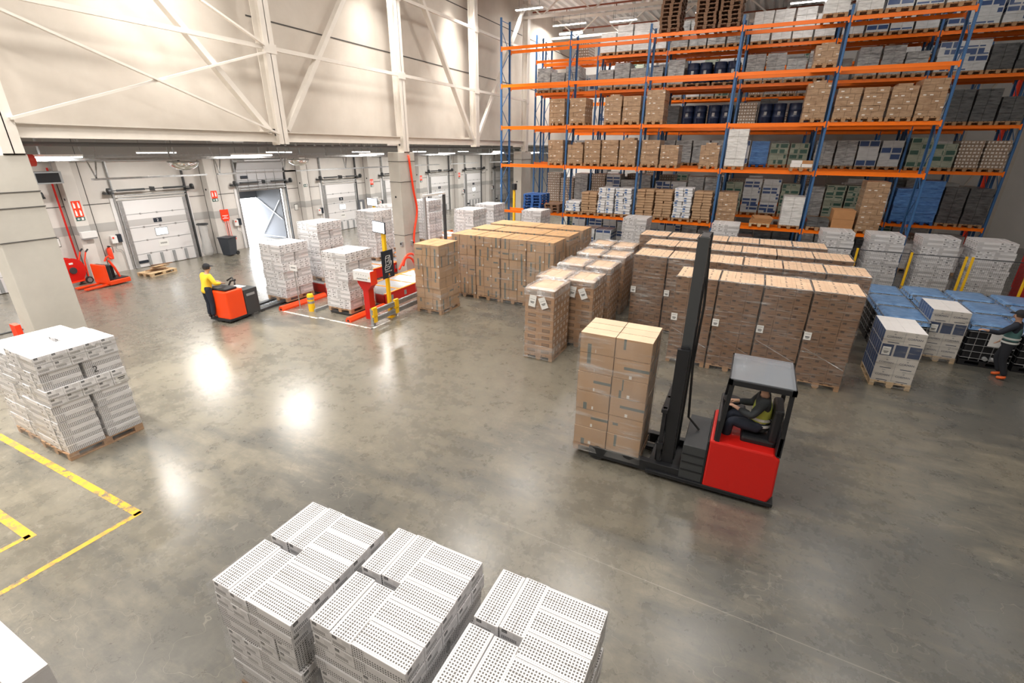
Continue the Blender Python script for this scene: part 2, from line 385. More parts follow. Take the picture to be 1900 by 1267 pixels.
for x, lab in ((-15.7, 'nearer'), (-20.6, 'farther')):
    mb = MB().box0(x-.15, x-.14, -2, 50, 4.86, 4.92).box0(x+.14, x+.15, -2, 50, 4.86, 4.92).box0(x-.15, x+.15, -2, 50, 4.86, 4.865)
    for y in range(0, 50, 3): mb.box0(x-.02, x+.02, y-.02, y+.02, 4.9, 5.449)
    mb.build('cable_tray', m_steel, **tg('galvanised cable tray along the dock ceiling, the %s of two' % lab, 'cable tray', 'cable trays'))
mb = MB()
for x in (-15.2, -18.6, -22.4): mb.cyl((x, -2, 5.25), (x, 51, 5.25), .05, 8)
mb.build('ceiling_pipework', flat('dark_grey_pipe', (.12,.12,.125), .5), **tg('dark grey pipe runs under the dock ceiling', 'pipes'))
mb = MB()
for i in range(12): mb.cyl((-14.6, 11.8+i*.42, 5.3), (-14.6, 11.8+i*.42, 5.45), .015, 5); mb.box0(-14.63, -14.57, 11.77+i*.42, 11.83+i*.42, 5.26, 5.31)
mb.build('hook_rail', m_steel, **tg('row of small steel hooks under the wall beam', 'hooks'))
# tube lamps at the roof corner seen above the racks
for i, (x, y) in enumerate(((-12.9, 33), (-11.9, 33.0), (-9.0, 33.0))):
    t = thing('aisle_lamp', 'glowing tube lamp by the roof corner, %s from the wall' % ordn[i], 'lamp', (x, y, 12.45), 0, 'roof corner tube lamps')
    MB().box0(-.6, .6, -.05, .05, 0, .06).build('housing', m_white, parent=t); MB().cyl((-.5, 0, .06), (-.5, 0, .94), .006, 5).cyl((.5, 0, .06), (.5, 0, .94), .006, 5).build('hanger_wire', m_dsteel, parent=t); MB().box0(-.58, .58, -.04, .04, -.04, 0).build('diffuser', m_tube, parent=t)
    area(t, (0, 0, -.05), 1.2, .1, 170)
# painted floor lines
def worn(name, c):
    M = Mat(name); p = M.pos(); f = M.noise(p, 7, 8, rough=.75); s2 = M.noise(p, 1.3, 4)
    M.color(M.mix(M.ramp(f, .47, .56)*(M.ramp(s2, .42, .56)*.75+.25), c, (.17, .14, .10))); M.rough(.5); return M.m
m_yline = worn('worn_yellow_line', (.66, .36, .025)); m_wline = worn('worn_white_line', (.72, .70, .66))
mb = MB()
for r in ((-20, -7.66, 2.60, 2.71), (-7.72, -7.63, -.6, 2.7), (-20, -8.5, 1.63, 1.75), (-8.62, -8.54, -.6, 1.7)): mb.box0(*r, 0, .002)
mb.build('yellow_floor_line', m_yline, **tg('worn yellow floor lines bottom left', 'floor marking'))
mb = MB()
for r in ((-13.95, -12.3, 10.42, 10.50), (-12.3, -10.0, 10.50, 10.58), (-10.08, -10.0, 10.5, 11.4)): mb.box0(*r, 0, .002)
mb.build('white_floor_line', m_wline, **tg('white floor line in front of the conveyor lanes', 'floor marking'))
mb = MB()
for x in (-18.4, -19.4): mb.box0(x-.05, x+.05, -1, 5.6, 0, .02)
mb.build('floor_rail', m_dsteel, **tg('pair of dark rails in the floor at the far left', 'rail'))
MB().box0(XW-30, XW-.3, -10, 60, -1.2, -1.15).build('yard', flat('pale_yard_concrete', (.7,.7,.7), .8), **ST)

# ================================================================== LOADS
KRAFT = (.44, .245, .12); KRAFT2 = (.62, .40, .23)
def jitcol(M, c, amt=.12):
    oi = M.new('ShaderNodeObjectInfo'); q = M.xyz(M.pos()); k = (((q[0]*3.1).floor()*.371+(q[1]*2.6).floor()*.713+(q[2]*2.76).floor()*.237)*7.3).frac(); f = (E(M.nt, oi.outputs['Random'])+k)*.5
    return M.mix(f, tuple(x*(1-amt) for x in c), tuple(min(1, x*(1+amt)) for x in c))
def carton_mat(name, base, fn, rough=.65, jit=.1, dirt=True):
    M = Mat(name); u, v = M.uv(); col = jitcol(M, base, jit) if jit else base
    if dirt: col = M.mix(M.ramp(M.noise(M.obj(), 5, 4), .35, .7)*.25, col, tuple(x*.8 for x in base))
    col = fn(M, u, v, col) if fn else col
    M.color(col) ; M.rough(rough); return M.m
DW, DL, DH = .238, .56, .155
def dots(u, v, p=.0262, duty=.56): return ((u/p).frac().between(.5-duty/2, .5+duty/2))*((v/p).frac().between(.5-duty/2, .5+duty/2))
GREYD = (.10, .092, .086); WC = (.78, .77, .785)
def f_dtop(M, u, v, c):
    d = dots(u, v)*rect(u, v, .024, DW-.026, .008, DL-.008)
    fine = dots(u, v, .0131, .5)*(u-DW/2).abs().lt(.012)*(M.noise(M.obj(), 9).gt(.45))
    seam = (u-DW/2).abs().lt(.0014); edge = (((u-.0165).abs().lt(.0016)).max((u-(DW-.0165)).abs().lt(.0016)))*((v/.018).frac().lt(.55))
    return M.mix(d.max(fine*.8).max(seam*.6).max(edge*.9), c, GREYD)
def f_dside(M, u, v, c):
    m = dots(u, v)*(v.lt(.075).max(u.lt(.14)))*v.gt(.008)*v.lt(DH-.01)
    return M.mix(m, c, (.022,.022,.024))
def f_dend(M, u, v, c):
    lab = rect(u, v, .025, .075, .108, .142); box = rect(u, v, .022, .165, .035, .072)*(((u*62).frac().gt(.35)).max((v-.0535).abs().gt(.014)))
    t = rect(u, v, .13, .21, .085, .14)*((v/.009).frac().gt(.5))*.3; dash = rect(u, v, .0, DW, .010, .018)*((u/.02).frac().gt(.4))
    logo = rect(u, v, .032, .068, .118, .128)*((u*200).frac().gt(.4))
    m = lab.max(box*.75).max(t).max(dash)
    return M.mix(logo, M.mix(m, c, (.05,.05,.055)), (.6,.6,.6))
m_d = [carton_mat('chequered_carton_top', WC, f_dtop, .45, .03, False), carton_mat('chequered_carton_side', WC, f_dside, .45, .03, False), carton_mat('chequered_carton_end', WC, f_dend, .45, .03, False)]
def f_tape(M, u, v, c):
    oi = M.new('ShaderNodeObjectInfo'); r = E(M.nt, oi.outputs['Random'])
    px = M.xyz(M.pos()); k = ((px[0]*2.03).floor()*.37+(px[2]*2.7).floor()*.61+(px[1]*1.9).floor()*.23).frac()
    k = (k+r)*.5; tape = (u-.165).abs().lt(.032)*k.lt(.5); t2 = (v-.2).abs().lt(.026)*u.gt(.08)*k.gt(.80); lab = rect(u, v, .27, .315, .02, .08)*k.between(.35, .6); edge = (u.lt(.006)).max(v.lt(.008))
    return M.mix(lab, M.mix(tape.max(t2)*.8, M.mix(edge*.5, c, (.08,.05,.03)), (.06, .13, .15)), (.75, .73, .7))
def f_taptop(M, u, v, c):
    k = M.noise(M.pos(), 6, 1); return M.mix(k.gt(.68)*.7, c, (.16, .22, .27))
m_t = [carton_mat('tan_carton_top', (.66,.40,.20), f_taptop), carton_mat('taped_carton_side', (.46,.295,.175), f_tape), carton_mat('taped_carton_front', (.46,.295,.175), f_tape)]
def f_hpf(M, u, v, c):
    fr = rect(u, v, .09, .31, .055, .145); inn = rect(u, v, .115, .285, .075, .125); return M.mix(fr*.75+inn*-.25, c, (.10,.06,.04))
def f_hps(M, u, v, c): return M.mix(rect(u, v, .07, .17, .05, .14)*.75, c, (.72,.62,.54))
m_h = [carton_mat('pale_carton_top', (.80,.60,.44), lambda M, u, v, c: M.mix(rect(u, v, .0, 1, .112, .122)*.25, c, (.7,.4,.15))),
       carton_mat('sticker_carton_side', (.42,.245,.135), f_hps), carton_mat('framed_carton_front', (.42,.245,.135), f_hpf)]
def f_mx(M, u, v, c):
    n = M.noise(M.obj(), 60, 2).gt(.45)
    a = rect(u, v, .03, .11, .11, .16); b = rect(u, v, .18, .29, .045, .07); l = rect(u, v, .12, .30, .115, .125)*.5
    return M.mix((a.max(b).max(l))*(n*.5+.5)*.85, M.mix((u.lt(.006)).max(v.lt(.006))*.6, c, (.05,.03,.02)), (.035,.028,.025))
def f_mxt(M, u, v, c):
    a = rect(u, v, .10, .14, .12, .19).max(rect(u, v, .10, .13, .27, .33)); b = rect(u, v, .2, .30, .09, .1).max(rect(u, v, .2, .30, .2, .21)); n = M.noise(M.obj(), 50, 2).gt(.42)
    s = (u-.24).abs().lt(.008)*.5
    return M.mix(a*(n*.6+.4), M.mix(b*.6+s*.4, c, (.55,.25,.12)), (.07,.05,.045))
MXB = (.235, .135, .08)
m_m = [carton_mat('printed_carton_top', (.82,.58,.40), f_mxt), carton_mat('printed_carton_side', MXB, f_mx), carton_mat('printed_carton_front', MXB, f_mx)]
def f_cof(M, u, v, c):
    bar = rect(u, v, .1, .32, .022, .04); tag_ = rect(u, v, .16, .23, .285, .30)*.5; em = ((u-.2)*(u-.2)+(v-.235)*(v-.235)).lt(.0004)*.45
    return M.mix(bar.max(tag_).max(em), c, (.03,.045,.09))
def f_cos(M, u, v, c): return M.mix(((u/.2).frac().between(.06, .94))*v.between(.012, .308), c, (.035,.09,.24))
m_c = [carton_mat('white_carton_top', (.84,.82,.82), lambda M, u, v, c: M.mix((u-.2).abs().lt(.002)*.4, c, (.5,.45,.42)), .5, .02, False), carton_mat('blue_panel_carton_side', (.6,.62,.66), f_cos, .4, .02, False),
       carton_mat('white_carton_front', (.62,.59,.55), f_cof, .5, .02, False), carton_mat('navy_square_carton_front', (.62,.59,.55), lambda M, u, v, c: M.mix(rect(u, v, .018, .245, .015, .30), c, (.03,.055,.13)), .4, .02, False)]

def film_mat(name, base=.05, streak=.45, milk=.12, sc=(1.2, 1.2, 9), tint=(1, 1, 1)):
    M = Mat(name); nt = M.nt; nt.nodes.remove(M.b)
    p = M.pos(); n = M.noise(p, 1.3, 6, sc, .65); st = M.ramp(n, .52, .70); n2 = M.noise(p, 1.1, 3)
    tr = M.new('ShaderNodeBsdfTransparent'); gl = M.new('ShaderNodeBsdfGlossy'); df = M.new('ShaderNodeBsdfDiffuse'); tr.inputs[0].default_value = (*tint, 1)
    gl.inputs['Roughness'].default_value = .18; df.inputs[0].default_value = (.85*tint[0], .86*tint[1], .88*tint[2], 1)
    b = M.new('ShaderNodeBump'); b.inputs['Strength'].default_value = .8; b.inputs['Distance'].default_value = .03; M.link(n, b.inputs['Height']); nt.links.new(b.outputs[0], gl.inputs['Normal'])
    m1 = M.new('ShaderNodeMixShader'); m2 = M.new('ShaderNodeMixShader')
    M.link(st*streak+base, m1.inputs[0]); nt.links.new(tr.outputs[0], m1.inputs[1]); nt.links.new(gl.outputs[0], m1.inputs[2])
    M.link(M.ramp(n2, .35, .7)*(st*1.5+.5)*milk, m2.inputs[0]); nt.links.new(m1.outputs[0], m2.inputs[1]); nt.links.new(df.outputs[0], m2.inputs[2])
    nt.links.new(m2.outputs[0], M.out.inputs[0]); return M.m
m_film = film_mat('stretch_film', .06, .55, .16, (1.0, 1.0, 11)); m_filmw = film_mat('milky_stretch_film', .07, .3, .30, (.6, .6, 6)); m_filmf = film_mat('far_stretch_film', .04, .22, .12, (.5, .5, 3)); m_hood = film_mat('film_hood', .2, .55, .75, (3, 3, 3))
_fc = {}
def film_mesh(W, D, H, seed, mat, z0=.02, amp=.010, top=0):
    k = (round(W, 2), round(D, 2), round(H, 2), seed, mat.name, top)
    if k in _fc: return _fc[k]
    rnd = random.Random(seed); per = []
    n = 7
    w, d = W/2+.012, D/2+.012
    for i in range(n): per.append((-w+2*w*i/n, -d))
    for i in range(n): per.append((w, -d+2*d*i/n))
    for i in range(n): per.append((w-2*w*i/n, d))
    for i in range(n): per.append((-w, d-2*d*i/n))
    nz = max(4, int(H/.16)); P = len(per); vs = []
    for j in range(nz+1):
        z = z0+(H-z0)*j/nz; fl = .012 if j == 0 else 0
        for x, y in per:
            q = 1+fl+(noise.noise(Vector((x*3+seed, y*3, z*4)))*amp*2+rnd.uniform(0, amp*.5))/w
            vs.append((x*q, y*q, z+(rnd.uniform(-.01, .01) if 0 < j else 0)))
    fs = [(j*P+i, j*P+(i+1) % P, (j+1)*P+(i+1) % P, (j+1)*P+i) for j in range(nz) for i in range(P)]
    if top:   # folded hood lying round the rim of the top
        o = nz*P
        for r_, dz in ((.93, .035), (.80, .02), (.70, .004)):
            b = len(vs)
            for x, y in per: vs.append((x*r_+rnd.uniform(-.02, .02), y*r_+rnd.uniform(-.02, .02), H+dz+rnd.uniform(-.004, .03)))
            fs += [(o+i, o+(i+1) % P, b+(i+1) % P, b+i) for i in range(P)]; o = b
    mb = MB(); mb._add(vs, fs); me = mb.mesh('stretch_wrap', mat, True); _fc[k] = me; return me
_pc = {}
def pallet_mesh(W, D, mat):
    k = (W, D, mat.name)
    if k in _pc: return _pc[k]
    mb = MB(); w, d = W/2, D/2
    for i in range(3):
        x = -w+.05+i*(W-.1)/2
        mb.box0(x-.05, x+.05, -d, d, 0, .022)
        for j in range(3): y = -d+.0725+j*(D-.145)/2; mb.box0(x-(.07 if i == 1 else .05), x+(.07 if i == 1 else .05), y-.0725, y+.0725, .022, .1)
    for j in range(3): y = -d+.0725+j*(D-.145)/2; mb.box0(-w, w, y-.0725, y+.0725, .1, .122)
    for i in range(5): x = -w+.0725+i*(W-.145)/4; mb.box0(x-.0725 if i % 2 == 0 else x-.05, x+.0725 if i % 2 == 0 else x+.05, -d, d, .122, .144)
    me = mb.mesh('pallet', mat); _pc[k] = me; return me
_cm = {}
def carton_mesh(L, D, h, mats, key, bv=0):
    k = (key, round(L, 3), round(D, 3))
    if k not in _cm: _cm[k] = MB().box(0, 0, h/2, L-(.013 if key == 'tape' else .004), D-(.013 if key == 'tape' else .004), h-(.008 if key == 'tape' else .003), (0, 1, 2)).mesh('carton', mats)
    return _cm[k]
def dot_layout(flag):
    out = []; s = -1 if flag else 1
    for c, x in enumerate((-.38, -.14)):
        for j, y in enumerate((-.31, .31)): out.append((s*x, y+(0.012*c if j else -.012*c), 0, c, j))
    for i in range(5): out.append((s*.245, -.476+i*.238, 1, 2, i))
    return out
def put_film(t, W, D, Hh, seed, mat, top=0):
    inst('stretch_wrap', film_mesh(W, D, Hh-.02, seed, mat, top=top), t)
rr = random.Random(7)
PW = .144
def dotted(name_lab, x, y, layers, pat, sep=True, z0=0, film=None, rz=0, group=None, sd=1, thin=True, cat='pallet load', tilt=0):
    """load of chequered cartons on a 1.0 x 1.2 pallet, centre x, y; pat counts flags from the top"""
    t = thing('carton_pallet_load', name_lab, cat, (x, y, z0), rz, group)
    inst('pallet', pallet_mesh(1.0, 1.2, m_wood), t)
    r = random.Random(sd)
    for k in range(layers):
        flag = pat[layers-1-k] if layers-1-k < len(pat) else pat[-1]; z = PW+k*DH; top = k == layers-1; jx, jy = r.uniform(-.008, .008), r.uniform(-.008, .008)
        lay = dot_layout(flag)
        if sep:
            for (cx, cy, rot, c, j) in lay:
                if not top and thin and c == 1 and j == 1: continue
                L, D = DW, DL
                inst('carton', carton_mesh(L, D, DH, m_d, 'dot'), t, (cx+jx+r.uniform(-.003, .003), cy+jy+r.uniform(-.003, .003), z), R(90) if rot else 0, bevel=.005 if z0 == 0 and y < 5 else 0)
        else:
            key = ('dlay', flag)
            if key not in _cm:
                mb = MB()
                for (cx, cy, rot, c, j) in lay:
                    mb.T = Matrix.Translation((cx, cy, 0)) @ Matrix.Rotation(R(90)*rot, 4, 'Z'); mb.box(0, 0, DH/2, DW-.004, DL-.004, DH-.004, (0, 1, 2))
                _cm[key] = mb.mesh('carton_layer', m_d)
            inst('carton_layer', _cm[key], t, (jx, jy, z))
    if film: put_film(t, 1.02, 1.22, PW+layers*DH+.0, sd, film)
    return t
def gridload(kind, lab, x, y, W, D, nx, ny, h, layers, mats, sep=False, film=None, z0=0, rz=0, group=None, sd=1, jit=.004, hood=0, palm=None, hollow=True, name='carton_pallet_load', brick=True, cat='pallet load', pal=True):
    t = thing(name, lab, cat, (x, y, z0), rz, group)
    if pal: inst('pallet', pallet_mesh(W, D, palm or m_wood), t)
    r = random.Random(sd); cw, cd = W/nx, D/ny; base = PW if pal else 0
    for k in range(layers):
        top = k == layers-1; jx, jy = r.uniform(-jit, jit), r.uniform(-jit, jit)
        sh = (k % 2)*brick
        if sep:
            for i in range(nx):
                for j in range(ny):
                    if hollow and not top and 0 < i < nx-1 and 0 < j < ny-1: continue
                    inst('carton', carton_mesh(cw, cd, h, mats, kind), t, (-W/2+(i+.5)*cw+jx+r.uniform(-jit, jit)*.6, -D/2+(j+.5)*cd+jy+r.uniform(-jit, jit)*.6, base+k*h))
        else:
            key = ('glay', kind, nx, ny, round(W, 2), round(D, 2), sh)
            if key not in _cm:
                mb = MB(); xs = [-W/2+i*cw for i in range(nx+1)]
                if sh and nx > 1: xs = [-W/2]+[-W/2+(i+.5)*cw for i in range(nx)]+[W/2]
                for a, b in zip(xs[:-1], xs[1:]):
                    for j in range(ny):
                        e = r.uniform(-jit, jit); mb.box((a+b)/2, -D/2+(j+.5)*cd+e, h/2+r.uniform(-.001, .001), b-a-.006, cd-.006, h-.005, (0, 1, 2))
                _cm[key] = mb.mesh('carton_layer', mats)
            inst('carton_layer', _cm[key], t, (jx, jy, base+k*h))
    H = base+layers*h
    if film: put_film(t, W+.01, D+.01, H, sd % 4, film, hood)
    return t, H
m_paper = flat('white_paper', (.8,.8,.78), .7)
m_ink = flat('black_ink', (.03,.03,.03), .6)
def paper(t, x, y, z, w=.14, h=.19, roll=0, face='-y'):
    mb = MB().box(0, 0, 0, w, .002, h, 0); mb.box(0, -.0015, -.02, w*.6, .001, .02, 1).box(0, -.0015, -.05, w*.45, .001, .015, 1).box(0, -.0015, .05, w*.7, .001, .006, 1)
    o = mb.build('paper_label', [m_paper, m_ink], parent=t, loc=(x, y, z)); o.rotation_euler = (0, R(roll), R(-90) if face == '-x' else 0); return o

# foreground loads
dotted('nearest chequered carton load, left of three in the foreground, top nearly whole', -3.40, 2.28, 9, [1-1, 0, 1, 1, 0, 0, 1, 1, 0], film=m_filmw, sd=1, thin=False, group=None)
dotted('middle one of the three chequered loads in the foreground', -2.28, 2.40, 9, [0, 0, 1, 1, 0, 0, 1, 1, 0], film=m_filmw, sd=2, thin=False)
dotted('right one of the three chequered loads in the foreground', -1.06, 2.43, 9, [0, 0, 1, 0, 0, 1, 1, 0, 0], film=m_filmw, sd=3, thin=False)
gridload('plain', 'plain white wrapped load cut off by the bottom left corner', -5.05, .07, 1.1, 1.2, 1, 5, .3, 4, [flat('plain_white_card', (.82,.80,.80), .5)]*3, film=m_filmw, sd=4, brick=False)
# the two loads on the left
pat = [1-1, 0, 1, 1, 0, 0, 1, 1, 1, 1, 1, 1]
dotted('chequered carton load on a pallet by the left column with a handwritten 2', -10.66, 3.47, 12, pat, sd=5)

dotted('lower film-wrapped chequered load at the left edge, behind the one marked 2', -11.72, 3.5, 11, [1, 1, 0, 0, 1, 1, 0, 0, 1, 1, 1], film=m_filmw, sd=6)

big = [o for o in S.objects if o.get('label', '').startswith('chequered carton load on a pallet by')][0]
inst('stretch_wrap', film_mesh(1.02, 1.22, 1.98, 11, m_film), big)
text('2', .17, m_ink, big, FX(.523, .17, 1.50), 'handwritten_number')
text('2', .17, m_ink, big, FY(-.1, -.625, 1.55), 'handwritten_number')
paper(big, .52, .5, 1.22, .2, .25).rotation_euler = (0, 0, R(90))
# brown loads with teal tape: single one, then three rows of four
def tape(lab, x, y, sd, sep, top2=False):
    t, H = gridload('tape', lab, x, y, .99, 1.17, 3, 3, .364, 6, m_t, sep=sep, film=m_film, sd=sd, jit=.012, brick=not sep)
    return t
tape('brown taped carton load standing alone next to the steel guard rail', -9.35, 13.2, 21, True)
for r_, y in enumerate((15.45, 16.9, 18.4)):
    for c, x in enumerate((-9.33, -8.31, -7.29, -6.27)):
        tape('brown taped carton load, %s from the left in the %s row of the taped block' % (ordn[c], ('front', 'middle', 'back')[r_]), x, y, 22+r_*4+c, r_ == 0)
# pale-topped loads under folded film hoods
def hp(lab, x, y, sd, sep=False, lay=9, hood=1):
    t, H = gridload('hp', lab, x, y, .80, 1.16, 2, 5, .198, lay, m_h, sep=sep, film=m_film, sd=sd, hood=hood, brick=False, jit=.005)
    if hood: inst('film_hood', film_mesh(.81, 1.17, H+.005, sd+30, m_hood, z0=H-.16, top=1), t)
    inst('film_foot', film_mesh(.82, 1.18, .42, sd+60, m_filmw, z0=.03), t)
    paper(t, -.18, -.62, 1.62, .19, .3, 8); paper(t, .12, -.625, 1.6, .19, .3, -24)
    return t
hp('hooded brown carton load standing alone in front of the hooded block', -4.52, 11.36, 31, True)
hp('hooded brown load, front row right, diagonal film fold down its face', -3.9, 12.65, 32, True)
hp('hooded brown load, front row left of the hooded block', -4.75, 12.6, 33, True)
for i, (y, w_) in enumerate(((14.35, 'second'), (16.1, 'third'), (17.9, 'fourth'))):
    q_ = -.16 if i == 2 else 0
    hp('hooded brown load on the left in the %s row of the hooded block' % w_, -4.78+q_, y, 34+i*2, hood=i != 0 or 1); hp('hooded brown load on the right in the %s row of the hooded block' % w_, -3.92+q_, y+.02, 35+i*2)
# tall printed brown loads
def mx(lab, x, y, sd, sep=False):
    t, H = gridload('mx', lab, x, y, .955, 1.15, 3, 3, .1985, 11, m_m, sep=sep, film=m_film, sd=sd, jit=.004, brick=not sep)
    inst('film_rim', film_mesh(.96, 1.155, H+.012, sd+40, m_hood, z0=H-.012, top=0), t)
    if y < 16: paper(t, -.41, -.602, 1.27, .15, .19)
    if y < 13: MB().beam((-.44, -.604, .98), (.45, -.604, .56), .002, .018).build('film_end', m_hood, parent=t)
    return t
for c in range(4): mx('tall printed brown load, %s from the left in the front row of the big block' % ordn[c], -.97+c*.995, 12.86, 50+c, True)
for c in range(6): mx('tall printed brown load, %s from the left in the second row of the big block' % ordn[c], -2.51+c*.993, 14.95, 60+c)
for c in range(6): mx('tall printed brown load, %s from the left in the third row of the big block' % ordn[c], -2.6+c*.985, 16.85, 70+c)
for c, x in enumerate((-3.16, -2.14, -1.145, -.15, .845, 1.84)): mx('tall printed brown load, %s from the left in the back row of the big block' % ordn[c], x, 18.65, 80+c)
# white cartons with the maker's name
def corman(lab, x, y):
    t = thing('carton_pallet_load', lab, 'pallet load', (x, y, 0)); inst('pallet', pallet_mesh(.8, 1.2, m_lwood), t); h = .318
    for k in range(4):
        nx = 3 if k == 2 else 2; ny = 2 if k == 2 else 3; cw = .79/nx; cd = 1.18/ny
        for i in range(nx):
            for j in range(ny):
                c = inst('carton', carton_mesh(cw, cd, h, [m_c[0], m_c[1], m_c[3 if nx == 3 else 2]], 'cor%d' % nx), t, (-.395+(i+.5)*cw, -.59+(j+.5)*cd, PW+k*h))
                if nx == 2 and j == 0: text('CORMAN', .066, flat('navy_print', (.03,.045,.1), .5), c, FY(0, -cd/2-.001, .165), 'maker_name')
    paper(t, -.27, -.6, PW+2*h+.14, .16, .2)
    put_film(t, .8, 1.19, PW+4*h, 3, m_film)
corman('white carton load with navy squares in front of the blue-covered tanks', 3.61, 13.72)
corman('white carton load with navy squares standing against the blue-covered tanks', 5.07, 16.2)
# grey-looking chequered loads further away
for lab, x, y, n, z0, rz in (('chequered load held on the forks of the orange pallet truck', -14.80, 11.62, 12, .1, 0),
        ('chequered load on the right conveyor lane by the control panel', -11.88, 11.68, 12, .1, 0),
        ('chequered load on the lane behind the one carried by the truck', -14.75, 13.3, 13, .48, 0),
        ('chequered load behind the yellow screen post, left of the middle column', -15.35, 17.0, 13, .48, 0),
        ('chequered load half hidden behind the left side of the middle column', -16.1, 19.3, 13, .48, 0),
        ('chequered load seen just right of the middle column', -15.95, 21.9, 13, .48, 0),
        ('chequered load on the far conveyor, nearer of the two left of the rack', -11.85, 19.6, 13, .48, 0),
        ('chequered load on the far conveyor, farther of the two left of the rack', -12.1, 22.0, 13, .48, 0),
        ('chequered load in front of the first bay of the rack', -9.6, 22.1, 15, 0, 0),
        ('chequered load in front of the rack right of the taped block', -4.6, 21.95, 15, 0, 0),
        ('chequered load behind the mast of the reach truck', -.95, 21.9, 15, 0, 0),
        ('chequered load left of the yellow fence posts, right behind the big block', 2.95, 21.9, 15, 0, 0),
        ('chequered load behind the wire fence, left of three', 4.45, 21.9, 15, 0, 0),
        ('chequered load behind the wire fence, middle of three', 6.0, 22.0, 15, 0, 0),
        ('chequered load behind the wire fence, right of three', 7.45, 21.9, 15, 0, 0)):
    near = y < 12
    dotted(lab, x, y, n, [0, 0, 1, 1, 0, 0, 1, 1, 0, 0, 1, 1, 1, 0, 0] if x < 0 else [1, 1, 0, 0, 1, 1, 0, 1, 1, 0], sep=near, z0=z0, film=m_filmf, sd=int(x*10) % 17+40, thin=True, rz=0)

# IBC tanks under blue sheet
m_blues = film_mat('blue_sheet', .16, .3, .95, (4, 4, 4), (.20, .42, .85))
def sheet_mat():
    M = Mat('blue_plastic_sheet'); p = M.pos(); n = M.noise(p, 5, 8, (1, 2.2, 1), .7); M.color(M.mix(M.ramp(n, .35, .7), (.08, .20, .44), (.26, .45, .74))); M.rough(.28); M.bump(n, .9, .05); return M.m
m_sheet = sheet_mat()
def ibc(lab, x, y, cover=True):
    t = thing('ibc_tank', lab, 'tank', (x, y, 0))
    MB().box0(-.5, .5, -.6, .6, .0, .04).box0(-.5, -.36, -.6, .6, .04, .12).box0(.36, .5, -.6, .6, .04, .12).box0(-.07, .07, -.6, .6, .04, .12).box0(-.5, .5, -.6, .6, .12, .16).build('pallet', m_black, parent=t)
    MB().box0(-.47, .47, -.57, .57, .17, 1.12).build('bottle', m_black, parent=t, bevel=.06)
    cg = MB()
    for z in (.22, .40, .58, .76, .94, 1.10):
        q = [(-.5, -.6, z), (.5, -.6, z), (.5, .6, z), (-.5, .6, z), (-.5, -.6, z)]
        for a, b in zip(q[:-1], q[1:]): cg.cyl(a, b, .009, 5)
    for i in range(6):
        s = -.5+i*.2; u = -.6+i*.24
        for a in ((s, -.6), (s, .6), (-.5, u), (.5, u)): cg.cyl((a[0], a[1], .16), (a[0], a[1], 1.12), .009, 5)
    cg.build('cage', m_steel, parent=t)
    MB().cyl((0, -.5, .25), (0, -.66, .25), .05, 12).cyl((.1, -.62, .25), (.2, -.62, .25), .06, 12).build('drain_valve', m_grey, parent=t)
    MB().box0(-.05, .32, -.612, -.604, .6, .95).build('label_plate', m_white, parent=t)
    if cover:
        mb = MB(); n = 10; vs = []
        for j in range(n+1):
            for i in range(n+1):
                vs.append((-.53+1.06*i/n, -.63+1.26*j/n, 1.15+.018*noise.noise(Vector((i*.9+x, j*.9+y, 0)))+(-.16 if i in (0, n) or j in (0, n) else 0)))
        mb._add(vs, [(j*(n+1)+i, j*(n+1)+i+1, (j+1)*(n+1)+i+1, (j+1)*(n+1)+i) for j in range(n) for i in range(n)])
        mb.build('blue_cover', m_sheet, parent=t, smooth=True)
    return t
IB = [(4.15, 15.95), (4.15, 17.3), (4.15, 18.65), (5.35, 17.6), (5.3, 18.95), (6.05, 16.27), (7.15, 16.3), (6.45, 17.6), (7.55, 17.65), (6.4, 18.95), (7.5, 18.95), (8.25, 16.3), (8.65, 17.7)]
for i, (x, y) in enumerate(IB):
    col = 'left-hand column' if x < 5 else 'front row by the person' if y < 17 else 'second row' if y < 18.2 else 'rear row'
    k = sum(1 for (a, b) in IB[:i] if (a < 5) == (x < 5) and (x < 5 or (b < 17) == (y < 17) and (b < 18.2) == (y < 18.2)))
    ibc('black caged tank under a blue sheet, %s in the %s' % (ordn[k], col), x, y)
# fence of yellow posts and wire mesh
for i, x in enumerate((1.9, 3.42, 4.93, 6.34, 6.5, 7.9, 9.3)):
    MB().box0(x-.03, x+.03, 19.97, 20.03, 0, 2.15).box0(x-.08, x+.08, 19.92, 20.08, 0, .012).build('fence_post', m_yel, **tg('yellow square fence post, %s from the left' % ordn[i], 'fence post', 'yellow fence posts'))
for i, (a, b) in enumerate(((1.95, 3.38), (3.47, 4.88), (4.97, 6.3), (6.54, 7.86), (7.94, 9.26))):
    mb = MB(); z = .2
    while z < 2.1: mb.box0(a, b, 19.998, 20.002, z-.0015, z+.0015); z += .1
    x = a
    while x < b: mb.box0(x-.0012, x+.0012, 19.998, 20.002, .15, 2.1); x += .05
    for z in (.15, .95, 2.1): mb.box0(a, b, 19.99, 20.01, z-.012, z+.012)
    mb.build('mesh_panel', m_dsteel, **tg('black wire mesh fence panel, %s from the left' % ordn[i], 'fence panel', 'fence panels'))

